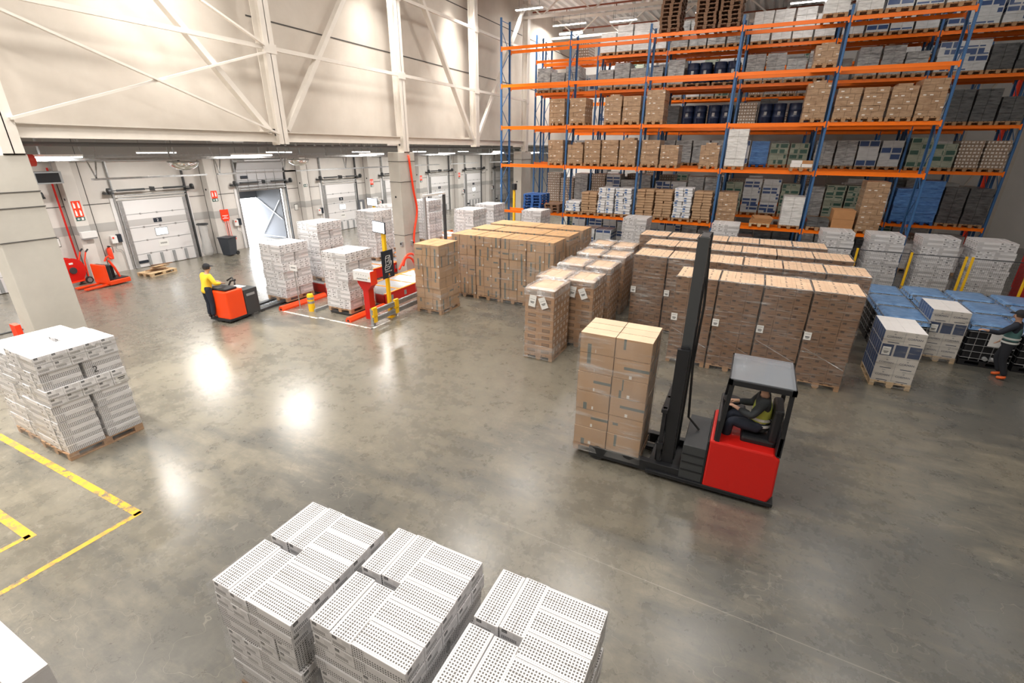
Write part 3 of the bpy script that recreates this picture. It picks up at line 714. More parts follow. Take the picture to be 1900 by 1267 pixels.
# ================================================================== RACKS
BX = [-12.4+3.583*i for i in range(7)]
LV = [0, 2.09, 4.40, 6.21, 8.09, 9.70]
def post_mat():
    M = Mat('perforated_blue_upright'); x, y, z = M.xyz(M.pos())
    h = (z/.05).frac().lt(.4)*(((x+12.4)/3.583+.5).frac()*3.583-1.7915).abs().between(.016, .030)
    M.color(M.mix(h, BLUE, (.006, .012, .03))); M.rough(.4); return M.m
m_post = post_mat()
def post_mesh(hh):
    mb = MB(); mb.box0(-.045, .045, -.035, -.030, 0, hh).box0(-.045, -.041, -.035, .035, 0, hh).box0(.041, .045, -.035, .035, 0, hh)
    mb.box0(-.045, -.025, .030, .035, 0, hh).box0(.025, .045, .030, .035, 0, hh).box0(-.07, .07, -.07, .07, 0, .008); return mb
def rack(lab, yf, xs, tops, depth=1.0, skip=()):
    t = thing('pallet_rack', lab, 'rack', (0, yf, 0), 0, None)
    for i, x in enumerate(xs):
        hh = tops[i] if i < len(tops) else tops[-1]
        for yy, rz in ((.04, 0), (depth-.04, R(180))):
            key = ('post', hh)
            if key not in _cm: _cm[key] = post_mesh(hh).mesh('upright', m_post)
            inst('upright', _cm[key], t, (x, yy, 0), rz)
        mb = MB(); z = .3; s = 0
        while z < hh-.9:
            mb.beam((x, .06, z), (x, depth-.06, z+.85), .02, .03) if s == 0 else mb.beam((x, depth-.06, z), (x, .06, z+.85), .02, .03); z += .85; s = 1-s
        mb.beam((x, .06, .3), (x, depth-.06, .3), .02, .03).beam((x, .06, hh-.12), (x, depth-.06, hh-.12), .02, .03)
        mb.build('frame_bracing', m_blue, parent=t)
    for bi in range(len(xs)-1):
        L = xs[bi+1]-xs[bi]
        for li, z in enumerate(LV[1:]):
            for yy in (-.01, depth+.01):
                key = 'rackbeam'
                if key not in _cm:
                    mb = MB(); q = L/2-.05
                    mb.box0(-q, q, -.02, .02, -.065, .065).box0(-q, q, -.026, -.02, -.065, -.035).box0(-q, q, -.026, -.02, .03, .065)
                    for s in (-1, 1): mb.box(s*(q+.0), -.004, -.01, .05, .055, .22)
                    _cm[key] = mb.mesh('beam', m_orange)
                inst('beam', _cm[key], t, ((xs[bi]+xs[bi+1])/2, yy, z), 0 if yy < .5 else R(180))
    return t
rack('front rack row, blue uprights and orange beams, first behind the floor loads', 23.75, BX[:6], [11.0, 10.15])
rack('rack row with blue uprights across the aisle behind the front one', 28.0, BX[:7], [11.02, 10.4])
rack('rack row standing back to back with the second one', 29.35, BX[:7], [10.9])
rack('rearmost rack row in front of the white back wall', 34.9, BX[:7], [10.9])

# rack load kinds
def wrapmat(name, a, b, streak=(1.5, 1.5, 7), rough=.22, fn=None, gloss=.6):
    M = Mat(name); p = M.pos(); n = M.noise(p, 2.2, 6, streak, .65); col = M.mix(M.ramp(n, .35, .65), a, b)
    if fn: u, v = M.uv(); col = fn(M, u, v, col)
    M.color(col); M.rough(M.ramp(n, .3, .7)*.4+rough); M.bump(n, .7, .03); M.b.inputs['Coat Weight'].default_value = gloss; M.b.inputs['Coat Roughness'].default_value = .15; return M.m
def sticker(M, u, v, c): return M.mix(rect(u, v, .10, .2, .07, .11)*(((M.xyz(M.pos())[2]*5).floor()*.37+(M.xyz(M.pos())[0]*2.4).floor()*.53).frac().gt(.55)), c, (.75,.70,.65))
m_bw = wrapmat('film_wrapped_kraft_card', (.28,.165,.09), (.46,.30,.18), fn=sticker)
m_silver = wrapmat('grey_film_wrap', (.17,.175,.18), (.50,.505,.51)); m_white2 = wrapmat('white_film_wrap', (.55,.55,.55), (.82,.82,.82))
m_dark = wrapmat('dark_film_wrap', (.03,.032,.036), (.12,.125,.13)); m_bluew = wrapmat('blue_film_wrap', (.03,.12,.38), (.10,.28,.62))
m_green = wrapmat('green_cream_carton', (.22,.26,.20), (.34,.36,.29), fn=lambda M, u, v, c: M.mix(rect(u, v, .03, .33, .03, .2)*(((M.xyz(M.pos())[2]*4.1).floor()*.37+(M.xyz(M.pos())[0]*2.5).floor()*.71).frac().gt(.45)), c, (.02,.08,.06)))
m_bluewhite = wrapmat('blue_white_carton', (.48,.50,.52), (.62,.63,.64), fn=lambda M, u, v, c: M.mix(rect(u, v, .02, .36, .03, .24)*(((M.xyz(M.pos())[2]*3.7).floor()*.31+(M.xyz(M.pos())[0]*2.4).floor()*.17).frac().gt(.6)), c, (.02,.06,.19)))
m_bwtray = wrapmat('brown_white_tray', (.24,.17,.12), (.34,.25,.18), fn=lambda M, u, v, c: M.mix(((u/.11).frac().lt(.45))*v.between(.03, .1), c, (.66,.62,.58)))
m_drum = flat('navy_drum', (.012,.022,.06), .3); m_box2 = flat('plain_brown_box', (.48,.24,.10), .7, var=.06)
m_bag = flat('white_sack', (.72,.71,.72), .6); m_bagb = flat('brown_paper_sack', (.42,.27,.16), .7, var=.1)
KD = dict(brown=(m_bw, 2, 3, .205), silver=(m_silver, 2, 3, .27), white=(m_white2, 2, 3, .29), dark=(m_dark, 2, 3, .3), bluew=(m_bluew, 1, 2, .35), green=(m_green, 2, 3, .24),
          bluewhite=(m_bluewhite, 2, 3, .27), tray=(m_bwtray, 3, 3, .135))
KL = dict(brown='film-wrapped brown carton load', silver='grey film-wrapped load', white='white film-wrapped load', dark='dark film-wrapped load', bluew='blue film-wrapped load', green='green and cream carton load',
          bluewhite='grey and blue carton load', tray='brown and white tray load', drums='pallet of navy drums', bagw='stack of blue-squared white sacks', bagb='stack of brown paper sacks', box2='two plain brown boxes')
m_bagw = wrapmat('white_sack_blue_square', (.62,.62,.64), (.8,.8,.82), rough=.5, gloss=.1, fn=lambda M, u, v, c: M.mix(rect(u, v, .06, .17, .02, .10)*(((M.xyz(M.pos())[2]*8.1).floor()*.37+(M.xyz(M.pos())[0]*2.9).floor()*.71).frac().gt(.35)), c, (.05,.14,.36)))
def drums(lab, x, y, z, group=None):
    t = thing('drum_pallet', lab, 'drums', (x, y, z), 0, group); inst('pallet', pallet_mesh(1.15, 1.15, m_wood), t)
    if 'drum' not in _cm: _cm['drum'] = MB().lathe([(0, 0), (.28, 0), (.29, .02), (.285, .28), (.295, .30), (.285, .32), (.285, .58), (.295, .6), (.285, .62), (.285, .86), (.295, .88), (.27, .88), (.27, .865), (0, .865)], 20).mesh('drum', m_drum, True)
    for a, b in ((-.29, -.29), (.29, -.29), (-.29, .29), (.29, .29)):
        d = inst('drum', _cm['drum'], t, (a, b, PW))
        if b < 0: MB().box(0, -.289, .45, .12, .004, .16).build('drum_label', m_silver, parent=d)
    return t
def bags(kind, lab, x, y, z, n, group=None, sd=0):
    t = thing('sack_pallet', lab, 'sacks', (x, y, z), 0, group); inst('pallet', pallet_mesh(.8, 1.15, m_wood), t); r = random.Random(sd)
    for k in range(n):
        for i in range(2):
            for j in range(2):
                key = ('sack', kind)
                if key not in _cm: _cm[key] = MB().box(0, 0, .06, .385, .56, .118, (0, 0, 0)).mesh('sack', m_bagw if kind == 'bagw' else m_bagb)
                inst('sack', _cm[key], t, (-.195+.39*i+r.uniform(-.02, .02), -.285+.57*j+r.uniform(-.02, .02), PW+k*.12), r.uniform(-.05, .05), bevel=.03)
    return t
def rload(kind, lab, x, y, z, h, group=None, W=.8, sd=1):
    if kind == 'drums': return drums(lab, x, y, z, group)
    if kind in ('bagw', 'bagb'): return bags(kind, lab, x, y, z, max(2, int(h/.12)), group, sd)
    if kind == 'box2':
        t = thing('box_pallet', lab, 'boxes', (x, y, z)); inst('pallet', pallet_mesh(.8, 1.15, m_lwood), t)
        for k in range(2): MB().box0(-.38, .38, -.5, .5, PW+k*.36, PW+.355+k*.36).build('carton', m_box2, parent=t, bevel=.006)
        return t
    m, nx, ny, hh = KD[kind]; n = max(1, round(h/hh))
    t, H = gridload('r'+kind, lab, x, y, W-.02, 1.12, nx, ny, hh, n, [m]*3, z0=z, group=group, sd=sd, jit=.012, palm=m_bluewood if kind == 'bluew' else m_wood, name='wrapped_pallet_load', brick=kind in ('brown', 'tray'))
    if kind == 'brown' and sd % 3 == 0:
        MB().box(0, 0, H+.05, W*.55, .7, .1).build('top_carton', m, parent=t)
    return t
LN = ['floor level', 'first level', 'second level', 'third level', 'fourth level', 'top level']
ROWN = {23.75: 'front rack', 28.0: 'second rack row', 29.35: 'third rack row', 34.9: 'rearmost rack row'}
cnt = 0
def rput(row, lv, bay, pos, kind, h, W=.8, dx=0):
    global cnt; cnt += 1
    n = 4
    x = BX[bay]+.09+(pos+.5)*.85+dx; z = (LV[lv]+.066) if lv else 0
    lab = '%s, %s, %s, %s bay, %s place' % (KL[kind], ROWN[row], LN[lv], ordn[bay], ordn[int(pos)])
    if row == 34.9: r_ = None
    return rload(kind, lab, x, row+.5, z, h, 'loads on the %s' % ROWN[row], W, cnt)
A = 23.75
for lv, bay, pos, kind, h in (
    (5,4,0,'white',1.2),(5,4,1,'bluewhite',1.1),(5,4,2,'bluewhite',1.15),(5,4,3,'white',0.9),(5,3,3,'white',1.3),
    (4,3,3,'brown',0.62),
    (3,0,3,'brown',1.03),(3,1,0,'brown',1.05),(3,1,2,'brown',1.0),(3,1,3,'brown',1.0),(3,2,0,'brown',1.15),(3,3,3,'brown',1.25),(3,4,0,'brown',1.0),(3,4,1,'brown',1.05),(3,4,2,'brown',1.05),(3,4,3,'brown',1.25),
    (2,0,3,'brown',1.0),(2,1,0,'brown',0.85),(2,1,1,'brown',1.0),(2,1,2,'brown',1.0),(2,1,3,'brown',1.0),(2,2,0,'brown',1.0),(2,2,1,'brown',0.9),(2,2,3,'brown',0.75),(2,3,0,'white',1.45),
    (1,1,0,'bagw',0.5),(1,1,1,'bagb',1.05),(1,1,2,'bagw',1.2),(1,1,3,'bagw',1.25),(1,2,0,'bagb',1.25),(1,2,1,'bagb',1.2),(1,2,2,'bagw',1.4),(1,2,3,'bagb',1.25),
    (1,3,0,'brown',1.2),(1,3,3,'white',1.15),(1,4,0,'dark',0.35),(1,4,1,'box2',0.7),(1,4,2,'brown',1.85),
    (0,0,3,'dark',1.2),(0,1,1,'bluewhite',1.3),(0,1,2,'bluewhite',1.3),(0,2,0,'silver',1.1),(0,2,2,'dark',1.2),(0,3,0,'dark',1.3),(0,3,1,'dark',1.4),(0,3,2,'silver',1.2),(0,4,0,'silver',1.3),(0,4,1,'dark',1.3)):
    rput(A, lv, bay, pos, kind, h)
# stacks of empty pallets
def pstack(x, y, z, n, mat, where, W=.8, D=1.2):
    r = random.Random(n)
    for k in range(n):
        inst('empty_pallet', pallet_mesh(W, D, mat), None, (x+r.uniform(-.03, .03), y+r.uniform(-.02, .02), z+k*.1445), r.uniform(-.03, .03),
             **tg('%s pallet from the bottom, %s' % (ordn[k], where), 'pallet', 'empty pallets in the %s' % where))
pstack(BX[2]+.75, A+.5, LV[5]+.066, 13, m_oldwood, 'left tall brown stack on top of the front rack')
pstack(BX[2]+2.15, A+.5, LV[5]+.066, 13, m_oldwood, 'middle tall brown stack on top of the front rack')
pstack(BX[2]+3.05, A+.5, LV[5]+.066, 13, m_oldwood, 'right tall brown stack on top of the front rack')
pstack(BX[0]+1.85, A+.55, LV[1]+.066, 6, m_bluewood, 'blue stack in the first rack bay', 1.0, 1.2)
pstack(BX[0]+3.0, A+.5, LV[1]+.066, 3, m_oldwood, 'low brown stack beside the blue pallets')
pstack(BX[3]+1.95, A+.5, LV[1]+.066, 1, m_lwood, 'pair of flattened cartons on the first beam level')
for k in range(4):
    MB().box(0, 0, 0, .82-.03*k, 1.1, .05).build('flattened_carton', m_box2, loc=(BX[3]+1.95+.02*k, A+.5, LV[1]+.066+.17+k*.06), rz=.04*k, **tg('%s flattened brown carton from the bottom on a lone rack pallet' % ordn[k], 'flat carton', 'flattened cartons'))
for k, (dx, dz, c) in enumerate(((-.2, 0, m_white), (.2, 0, m_white), (-.18, .13, m_white), (.2, .13, m_box2))):
    MB().box(0, 0, .065, .38, .5, .125).build('small_box', c, loc=(BX[3]+3.05+dx, A+.4, LV[2]+.066+PW+dz), **tg(('white small box low left', 'white small box low right', 'white small box on top', 'flat brown small box on top')[k]+' on the second beam level pallet', 'box', 'small boxes on one pallet'))
inst('empty_pallet', pallet_mesh(.8, 1.2, m_wood), None, (BX[3]+3.05, A+.45, LV[2]+.066), 0, **tg('pallet under the small white boxes on the second beam level', 'pallet'))
# second row and the ones behind it
B = 28.0; r = random.Random(5)
rows_B = {5: ['', 'wwww', 'ssss', 'wwww', 'xxxx', 'xxxx'], 4: [' sss'[1:]+' ', 'ssss', 'sD D ', 'ssss', ' sss', 'xxdd'], 3: ['    ', '    ', 'dD D', 'tD D', 'ssss', 'sddd'],
          2: ['  xx', 'ssss', 'ssss', 'xbgg', 'ssxx', 'ggtt'], 1: [' tts', 'txss', 'xxss', 'gxxg', 'sggx', 'bbdd'], 0: ['   x', 'xxxx', 'xxss', 'dddd', 'ssdd', 'wwww']}
km = dict(w='white', s='silver', x='bluewhite', D='drums', d='dark', t='tray', b='bluew', g='green')
for lv, bays in rows_B.items():
    for bay, s in enumerate(bays):
        for pos, ch in enumerate(s[:4]):
            if ch == ' ': continue
            p = pos+((.27 if pos < 2 else -.25) if ch == 'D' else 0)
            rput(B, lv, bay, p, km[ch], {0: 1.4, 1: 1.6, 2: 1.15, 3: 1.15, 4: 1.0, 5: 1.05}[lv]*r.uniform(.85, 1.03))
for row in (29.35, 34.9):
    for lv in range(6):
        for bay in range(6):
            for pos in range(4):
                if r.random() < (.30 if row < 30 else .2) or (bay == 0 and pos < 2): continue
                rput(row, lv, bay, pos, r.choice(['silver', 'silver', 'bluewhite', 'white', 'green', 'tray', 'dark']), {0: 1.4, 1: 1.6, 2: 1.1, 3: 1.15, 4: 1.0, 5: 1.0}[lv]*r.uniform(.8, 1.0))

# ================================================================== DOCK DOORS
m_door = flat('white_door_panel', (.74,.73,.74), .4); m_seal = flat('grey_dock_curtain', (.16,.17,.19), .7)
m_ddark = flat('dark_door_track', (.10,.105,.11), .4, .5); m_navy = flat('navy_plate', (.015,.022,.035), .5)
DN = {1: 'partly hidden leftmost', 2: 'closed second', 3: 'open', 4: 'fourth', 5: 'fifth', 6: 'sixth', 7: 'seventh', 8: 'farthest'}
for k, d in enumerate(DY0):
    if d+2.9 < 5: continue
    num = k-1+1                                     # digit shown on the plate: second visible full door reads 2
    n_lab = k
    is_open = abs(d-17.35) < .1
    t = bpy.data.objects.new('door_%d' % (k+1), None); COL.objects.link(t); t.location = (XW, d, 0); t['kind'] = 'structure'
    # tracks, spring shaft, brackets
    for y in (-.08, 2.98): MB().box0(.02, .1, y-.035, y+.035, 0, 3.5).box0(.02, .16, y-.02, y+.02, 3.4, 4.9).build('track', m_ddark if y > 1 else m_steel, parent=t)
    sh = MB().cyl((.28, -.35, 3.42), (.28, 3.25, 3.42), .018, 8).cyl((.28, 0, 3.42), (.28, 1.1, 3.42), .045, 10).cyl((.28, 1.9, 3.42), (.28, 2.9, 3.42), .045, 10)
    for y in (-.3, 3.2): sh.cyl((.28, y-.04, 3.42), (.28, y+.04, 3.42), .12, 14)
    sh.box0(0, .3, -.42, -.12, 3.28, 3.36).box0(0, .3, 3.0, 3.3, 3.28, 3.36).box0(0, .34, 1.45, 1.5, 3.32, 3.5)
    sh.build('spring_shaft', m_dsteel, parent=t)
    MB().cyl((.2, 0, 3.2), (.2, 2.9, 3.2), .022, 8).cyl((.2, 0, 3.08), (.2, 2.9, 3.08), .022, 8).build('top_bar', m_steel, parent=t)
    MB().box0(.0, .05, -.25, -.1, 0, 3.1).box0(.0, .05, 3.0, 3.1, 0, 3.1).build('side_frame', m_door, parent=t)
    if not is_open:
        for s in range(5):
            p = MB().box0(.03, .09, 0, 2.9, s*.59+.02, s*.59+.60).build('door_section', m_door, parent=t, bevel=.006)
            h = MB()
            if s:
                for y in (.05, .75, 1.45, 2.15, 2.85): h.box0(.09, .11, y-.03, y+.03, s*.59-.02, s*.59+.05)
                h.build('hinge', m_steel, parent=p)
        for s in range(1, 5): MB().box0(.088, .094, 0, 2.9, s*.59+.0, s*.59+.02).build('section_joint', m_grey, parent=t)
        MB().box0(.091, .094, 0, 2.9, 1.86, 2.14).build('grey_band', flat('pale_grey_band', (.50,.49,.49), .5), parent=t)
        MB().box0(.09, .12, .02, .16, .0, 2.95).box0(.09, .12, 2.74, 2.88, 0, 2.95).build('edge_rail', m_steel, parent=t)
        for y in (.62, 1.18, 1.74, 2.3): MB().box0(.09, .16, y-.05, y+.05, .05, .56).build('buffer_post', m_grey, parent=t)
        w_ = MB().box0(.09, .105, 1.17, 1.73, 1.33, 1.68).build('window_frame', m_grey, parent=t); MB().box0(.106, .109, 1.20, 1.70, 1.36, 1.65).build('pane', m_daywin, parent=w_)
        pl = MB().box0(.095, .102, 1.22, 1.58, 1.93, 2.12).build('number_plate', m_navy, parent=t)
        dig = '' if k == 1 else str(k)
        if k > 1: text(str(k), .17, m_white, pl, FX(.104, 1.40, 2.02), 'digit')
        pp = MB().box0(.095, .098, 1.2, 1.62, .82, 1.1).build('bar_code_label', m_paper, parent=t); mb = MB()
        for i in range(14): mb.box0(.099, .1, 1.26+i*.022, 1.266+i*.022+.005*(i % 3), .93, 1.0)
        mb.build('bars', m_ink, parent=pp)
        MB().box0(.09, .12, .14, .55, .2, .32).build('vent', m_navy, parent=t)
    else:
        for s, (x0, z0, x1, z1) in enumerate(((.06, 2.98, .06, 3.5), (.06, 3.52, .1, 4.05), (.12, 4.07, .35, 4.45), (.37, 4.47, .95, 4.55))):
            a, b = Vector((x0, 1.45, z0)), Vector((x1, 1.45, z1)); mb = MB().beam(a, b, 2.9, .05, upv=(1, 0, 0) if s < 2 else (0, 0, 1))
            p = mb.build('raised_section', flat('grey_door_back', (.48,.48,.50), .4), parent=t); h = MB()
            if s < 2:
                for y in (.62, 1.18, 1.74, 2.3): h.box0(.10, .13, y-.012, y+.012, z0, z1)
                h.build('stiffener', m_steel, parent=p)
        MB().box0(.14, .16, .2, .6, 3.62, 3.76).build('vent', m_navy, parent=t)
        # shelter outside the opening
        MB().box0(-2.4, -.25, -.35, -.25, 0, 3.6).box0(-2.4, -.25, 2.75, 2.85, 0, 3.6).box0(-2.4, -.25, -.3, 2.8, 3.0, 3.1).box0(-2.4, -2.3, -.3, 2.8, 2.35, 3.1).build('dock_shelter', m_seal, parent=t)
        MB().box0(-2.36, -.3, 2.70, 2.74, .1, .14).beam((-.3, 2.7, 2.3), (-2.2, 2.7, .2), .04, .04).beam((-.3, 2.7, 1.2), (-2.2, 2.7, 2.3), .04, .04).build('shelter_strut', m_steel, parent=t)
        MB().box0(-.30, .25, 0, 2.9, 0, .012).build('dock_leveller', m_steel, parent=t)
    # control boxes left of the door
    cb = thing('door_control_box', 'white and black control boxes left of the %s dock door' % DN[k], 'control box', (XW+.003, d-.42, 1.25), 0, 'dock door controls')
    MB().box0(0, .12, -.22, .0, 0, .32).build('white_box', m_white, parent=cb); MB().box0(0, .12, .02, .18, .02, .36).build('black_box', m_navy, parent=cb)
    MB().cyl((.12, -.15, .24), (.15, -.15, .24), .035, 10).build('red_knob', m_safred, parent=cb)
    MB().tube(sp([(.05, -.05, 0), (.07, -.1, -.25), (.06, .1, -.4), (.05, .12, -1.2)]), .012, 6).build('cable', m_grey, parent=cb)
# pilasters with their signs
m_greens = flat('green_sign', (.03,.10,.09), .5)
for k, d in enumerate(DY0):
    y = d-1.62
    if y < 3: continue
    p = MB().box0(XW, XW+.42, y-.22, y+.22, 0, 4.75).build('wall_pilaster', m_dockwall, bevel=.01, **tg('concrete wall pilaster just left of the %s dock door' % DN[k], 'pilaster', 'dock wall pilasters'))
    MB().box0(XW+.42, XW+.425, y-.22, y+.22, 1.8, 2.16).box0(XW+.0, XW+.42, y-.226, y-.22, 1.8, 2.16).build('grey_band', m_band, parent=p)
    MB().cyl((XW+.2, y-.225, 3.2), (XW+.2, y-.218, 3.2), .05, 12).build('lifting_hole', m_black, parent=p)
    if k in (1, 2, 3, 4, 5, 6, 7):
        big_ = k == 2; zt = 3.14; h = .62 if big_ else .36
        if k != 4:
            s = MB().box0(XW+.42, XW+.432, y-.15, y+.15, zt-h, zt).build('fire_sign', m_safred, **tg('red fire safety sign on the pilaster left of the %s dock door' % DN[k], 'sign', 'fire signs'))
            mb = MB()
            for i in range(2 if not big_ else 4):
                yy = y-.085+.15*(i % 2); zz = zt-.17-.3*(i//2)
                mb.box0(XW+.433, XW+.436, yy-.03, yy+.035, zz-.11, zz+.07); mb.box0(XW+.433, XW+.436, yy-.02, yy+.01, zz+.07, zz+.12)
            mb.build('pictogram', m_white, parent=s)
        else: h = 0
        g_ = MB().box0(XW+.42, XW+.432, y-.15, y+.15, zt-h-.15, zt-h-.01).build('exit_sign', m_greens, **tg('small green arrow sign on the pilaster left of the %s dock door' % DN[k], 'sign', 'green arrow signs'))
        zz = zt-h-.08
        MB().prism([(y-.12, zz), (y-.06, zz+.045), (y-.06, zz+.015), (y-.01, zz+.015), (y-.01, zz-.015), (y-.06, zz-.015), (y-.06, zz-.045)], XW+.433, XW+.436, 'x').box0(XW+.433, XW+.436, y+.03, y+.11, zz-.05, zz+.05).build('arrow_and_door', m_white, parent=g_)
for y, lab in ((10.04, 'white emergency light box on the pilaster above the orange floor truck'), (27.3, 'white emergency light box near the grey charger')):
    o = MB().box0(XW+.43, XW+.6, y-.27, y+.27, 1.68, 1.94).build('emergency_light', m_white, bevel=.01, **tg(lab, 'light'))
    MB().box0(XW+.45, XW+.58, y-.25, y+.25, 1.63, 1.68).build('base_plate', m_grey, parent=o)
# mirror domes
for x, y, rr_, lab in ((-18.0, 10.73, .46, 'large chrome mirror dome hanging above dock door 2'), (-18.0, 15.6, .43, 'chrome mirror dome hanging right of the open dock door')):
    t = thing('mirror_dome', lab, 'mirror', (x, y, 4.72))
    MB().lathe([(rr_*math.cos(a), -rr_*.62*math.sin(a)) for a in [R(i*10) for i in range(10)]], 28).build('dome', m_chrome, parent=t, smooth=True)
    mb = MB().lathe([(rr_-.02, .01), (rr_+.015, .01), (rr_+.015, -.02), (rr_-.02, -.02), (rr_-.02, .01)], 28); mb.build('rim', m_steel, parent=t)
    mb = MB()
    for a in range(5): mb.cyl((rr_*math.cos(a*1.257), rr_*math.sin(a*1.257), 0), (.3*math.cos(a*1.257), .3*math.sin(a*1.257), .7), .005, 4)
    mb.build('hanging_wire', m_steel, parent=t)
# air heater, red pipe and V hangers
t = thing('air_heater', 'dark grilled air heater box hanging beside the left column', 'heater', (-23.5, 8.9, 3.9))
MB().box0(-.3, .3, -.42, .42, 0, .42).build('casing', m_grey, parent=t); MB().box0(.3, .31, -.34, .34, .05, .37).build('grille', m_black, parent=t)
MB().cyl((0, -.3, .42), (0, -.3, 1.5), .01, 5).cyl((0, .3, .42), (0, .3, 1.5), .01, 5).build('hanger', m_steel, parent=t)
MB().cyl((-15, 3.0, 4.9), (-15, 5.6, 4.9), .13, 16).build('red_duct', flat('dull_red_duct', (.5,.03,.015), .5), **tg('short red pipe end above the left column', 'pipe'))
mb = MB().cyl((XW+.15, 9.55, .0), (XW+.15, 9.55, 4.4), .035, 8)
mb.build('riser_pipe', m_red, **tg('red riser pipe on the wall beside the hose reel', 'pipe'))
for i, y in enumerate((7.6, 11.3, 14.0, 17.3, 21.5, 26.0, 31)):
    MB().beam((-17, y-.25, 5.45), (-17, y, 4.35), .03, .03).beam((-17, y+.25, 5.45), (-17, y, 4.35), .03, .03).build('v_hanger', m_steel, **tg('galvanised V-shaped hanger under the dock ceiling, %s from the left' % ordn[i], 'hanger', 'V hangers'))
    MB().box0(-17.06, -16.94, y-.1, y+3.2, 4.30, 4.35).build('hanging_rail', m_steel, **tg('horizontal steel rail hung on the %s V-shaped hanger from the left' % ordn[i], 'rail', 'hung rails'))
t = thing('hanging_lamp', 'unlit slim lamp hanging under the wall beam left of the second post', 'lamp', (-15.9, 11.05, 5.38)); MB().box0(-.04, .04, -.55, .55, -.03, .02).build('housing', m_white, parent=t)

# hose reel cart
t = thing('hose_reel_cart', 'red fire hose reel on a two-wheeled cart against the dock wall', 'hose reel', (-23.9, 8.85, 0), R(12))
MB().cyl((-.16, 0, .62), (.16, 0, .62), .34, 28).build('hose_drum', m_red, parent=t, smooth=False)
for s in (-1, 1): d_ = MB().cyl((s*.17, 0, .62), (s*.19, 0, .62), .48, 32).build('reel_disc', m_red, parent=t)
MB().cyl((.19, 0, .62), (.23, 0, .62), .13, 16).build('hub', m_dsteel, parent=t); MB().box0(.19, .2, -.07, .07, .86, .93).build('plate', m_paper, parent=t)
MB().box0(-.2, .2, -.5, .5, .14, .2).tube([(-.15, .5, .17), (-.15, .55, .9), (-.15, .7, 1.25)], .025).tube([(.15, .5, .17), (.15, .55, .9), (.15, .7, 1.25)], .025).build('frame', m_safred, parent=t)
for s in (-1, 1): w_ = MB().cyl((s*.2, .45, .14), (s*.25, .45, .14), .14, 20).build('wheel', m_rubber, parent=t); MB().cyl((s*.25, .45, .14), (s*.256, .45, .14), .09, 16).build('rim', m_steel, parent=w_)
for s in (-1, 1): MB().tube([(s*.15, .68, 1.22), (s*.15, .8, 1.32)], .03).build('grip', m_black, parent=t)
# low orange floor truck by the wall
t = thing('pallet_truck', 'small orange and black pallet truck parked by the wall', 'pallet truck', (-22.9, 9.75, 0), R(8))
MB().box0(-.40, .40, -.38, .44, .04, .22).box0(-.40, .40, -.42, -.34, .1, .86).box0(-.40, -.34, -.38, .1, .2, .75).build('chassis', m_truck, parent=t, bevel=.035)
MB().box0(-.34, .36, -.34, -.18, .22, .84).box0(-.34, .0, -.2, .16, .22, .74).build('battery_cover', m_black, parent=t, bevel=.04)
MB().box0(-.34, .36, -.2, .40, .22, .25).build('platform_mat', m_black, parent=t, bevel=.01)
MB().tube([(.12, .22, .25), (.08, .14, .65), (.0, .05, .95)], .045).build('tiller', m_safred, parent=t)
MB().tube([(-.02, -.08, .92), (.0, .0, 1.06), (.02, .08, 1.10), (.08, .14, 1.0)], .035).build('tiller_handle', m_safred, parent=t)
for s in (-1, 1): MB().box0(s*.25-.08, s*.25+.08, -1.2, -.38, .04, .1).build('fork', m_truck, parent=t, bevel=.01)
t = thing('fire_extinguisher', 'red fire extinguisher on the wall behind the small pallet truck', 'extinguisher', (XW+.12, 10.75, .62)); MB().lathe([(0, 0), (.085, 0), (.09, .03), (.09, .42), (.05, .5), (.025, .52), (0, .52)], 16).build('cylinder', m_safred, parent=t, smooth=True)
MB().box0(-.02, .1, -.03, .03, .52, .57).tube([(0, .03, .55), (.02, .14, .5), (.02, .13, .25)], .012).build('valve_and_hose', m_black, parent=t)
# broken boards on a pallet
inst('empty_pallet', pallet_mesh(.8, 1.2, m_lwood), None, (-23.1, 11.55, 0), R(10), **tg('light pine pallet loaded with scrap boards by dock door 2', 'pallet'))
r = random.Random(3)
for k in range(9):
    a = r.uniform(-.7, .7); MB().box(0, 0, 0, r.uniform(.5, .9), .09, .025).build('scrap_board', (m_wood, m_lwood, m_oldwood)[k % 3], loc=(-23.1+r.uniform(-.12, .12), 11.55+r.uniform(-.3, .3), .16+k*.027), rz=R(90)+a,
        **tg('broken board on the pine pallet by dock door 2, %s layer up' % ordn[k], 'board', 'scrap boards'))
# wheelie bin, bag holder, orange cleaning board
t = thing('wheelie_bin', 'dark grey wheelie bin left of the open dock door', 'bin', (-23.85, 15.5, 0), R(15)); mg = flat('anthracite_plastic', (.035,.042,.055), .45)
mb = MB(); vs = [(-.22, -.24, .04), (.22, -.24, .04), (.22, .24, .04), (-.22, .24, .04), (-.29, -.3, .9), (.29, -.3, .9), (.29, .3, .9), (-.29, .3, .9)]
mb._add(vs, [(3,2,1,0), (4,5,6,7), (0,1,5,4), (1,2,6,5), (2,3,7,6), (3,0,4,7)]); mb.build('body', mg, parent=t, bevel=.02)
MB().box0(-.32, .32, -.33, .33, .9, .95).box0(-.2, .2, .3, .4, .86, .9).build('lid', mg, parent=t, bevel=.02)
for s in (-1, 1): MB().cyl((s*.2, .28, .1), (s*.26, .28, .1), .1, 14).build('wheel', m_rubber, parent=t)
t = thing('bag_holder', 'clear plastic waste bag hanging from a ring left of the bin', 'bag', (XW+.5, 14.75, 0)); M = Mat('clear_waste_bag'); M.color((.62,.62,.62)); M.rough(.2); M.b.inputs['Alpha'].default_value = .45; M.bump(M.noise(M.obj(), 7, 4), 1, .05)
MB().lathe([(0, .12), (.2, .12), (.27, .3), (.2, .7), (.17, 1.1), (.2, 1.62)], 16).build('bag', M.m, parent=t, smooth=True)
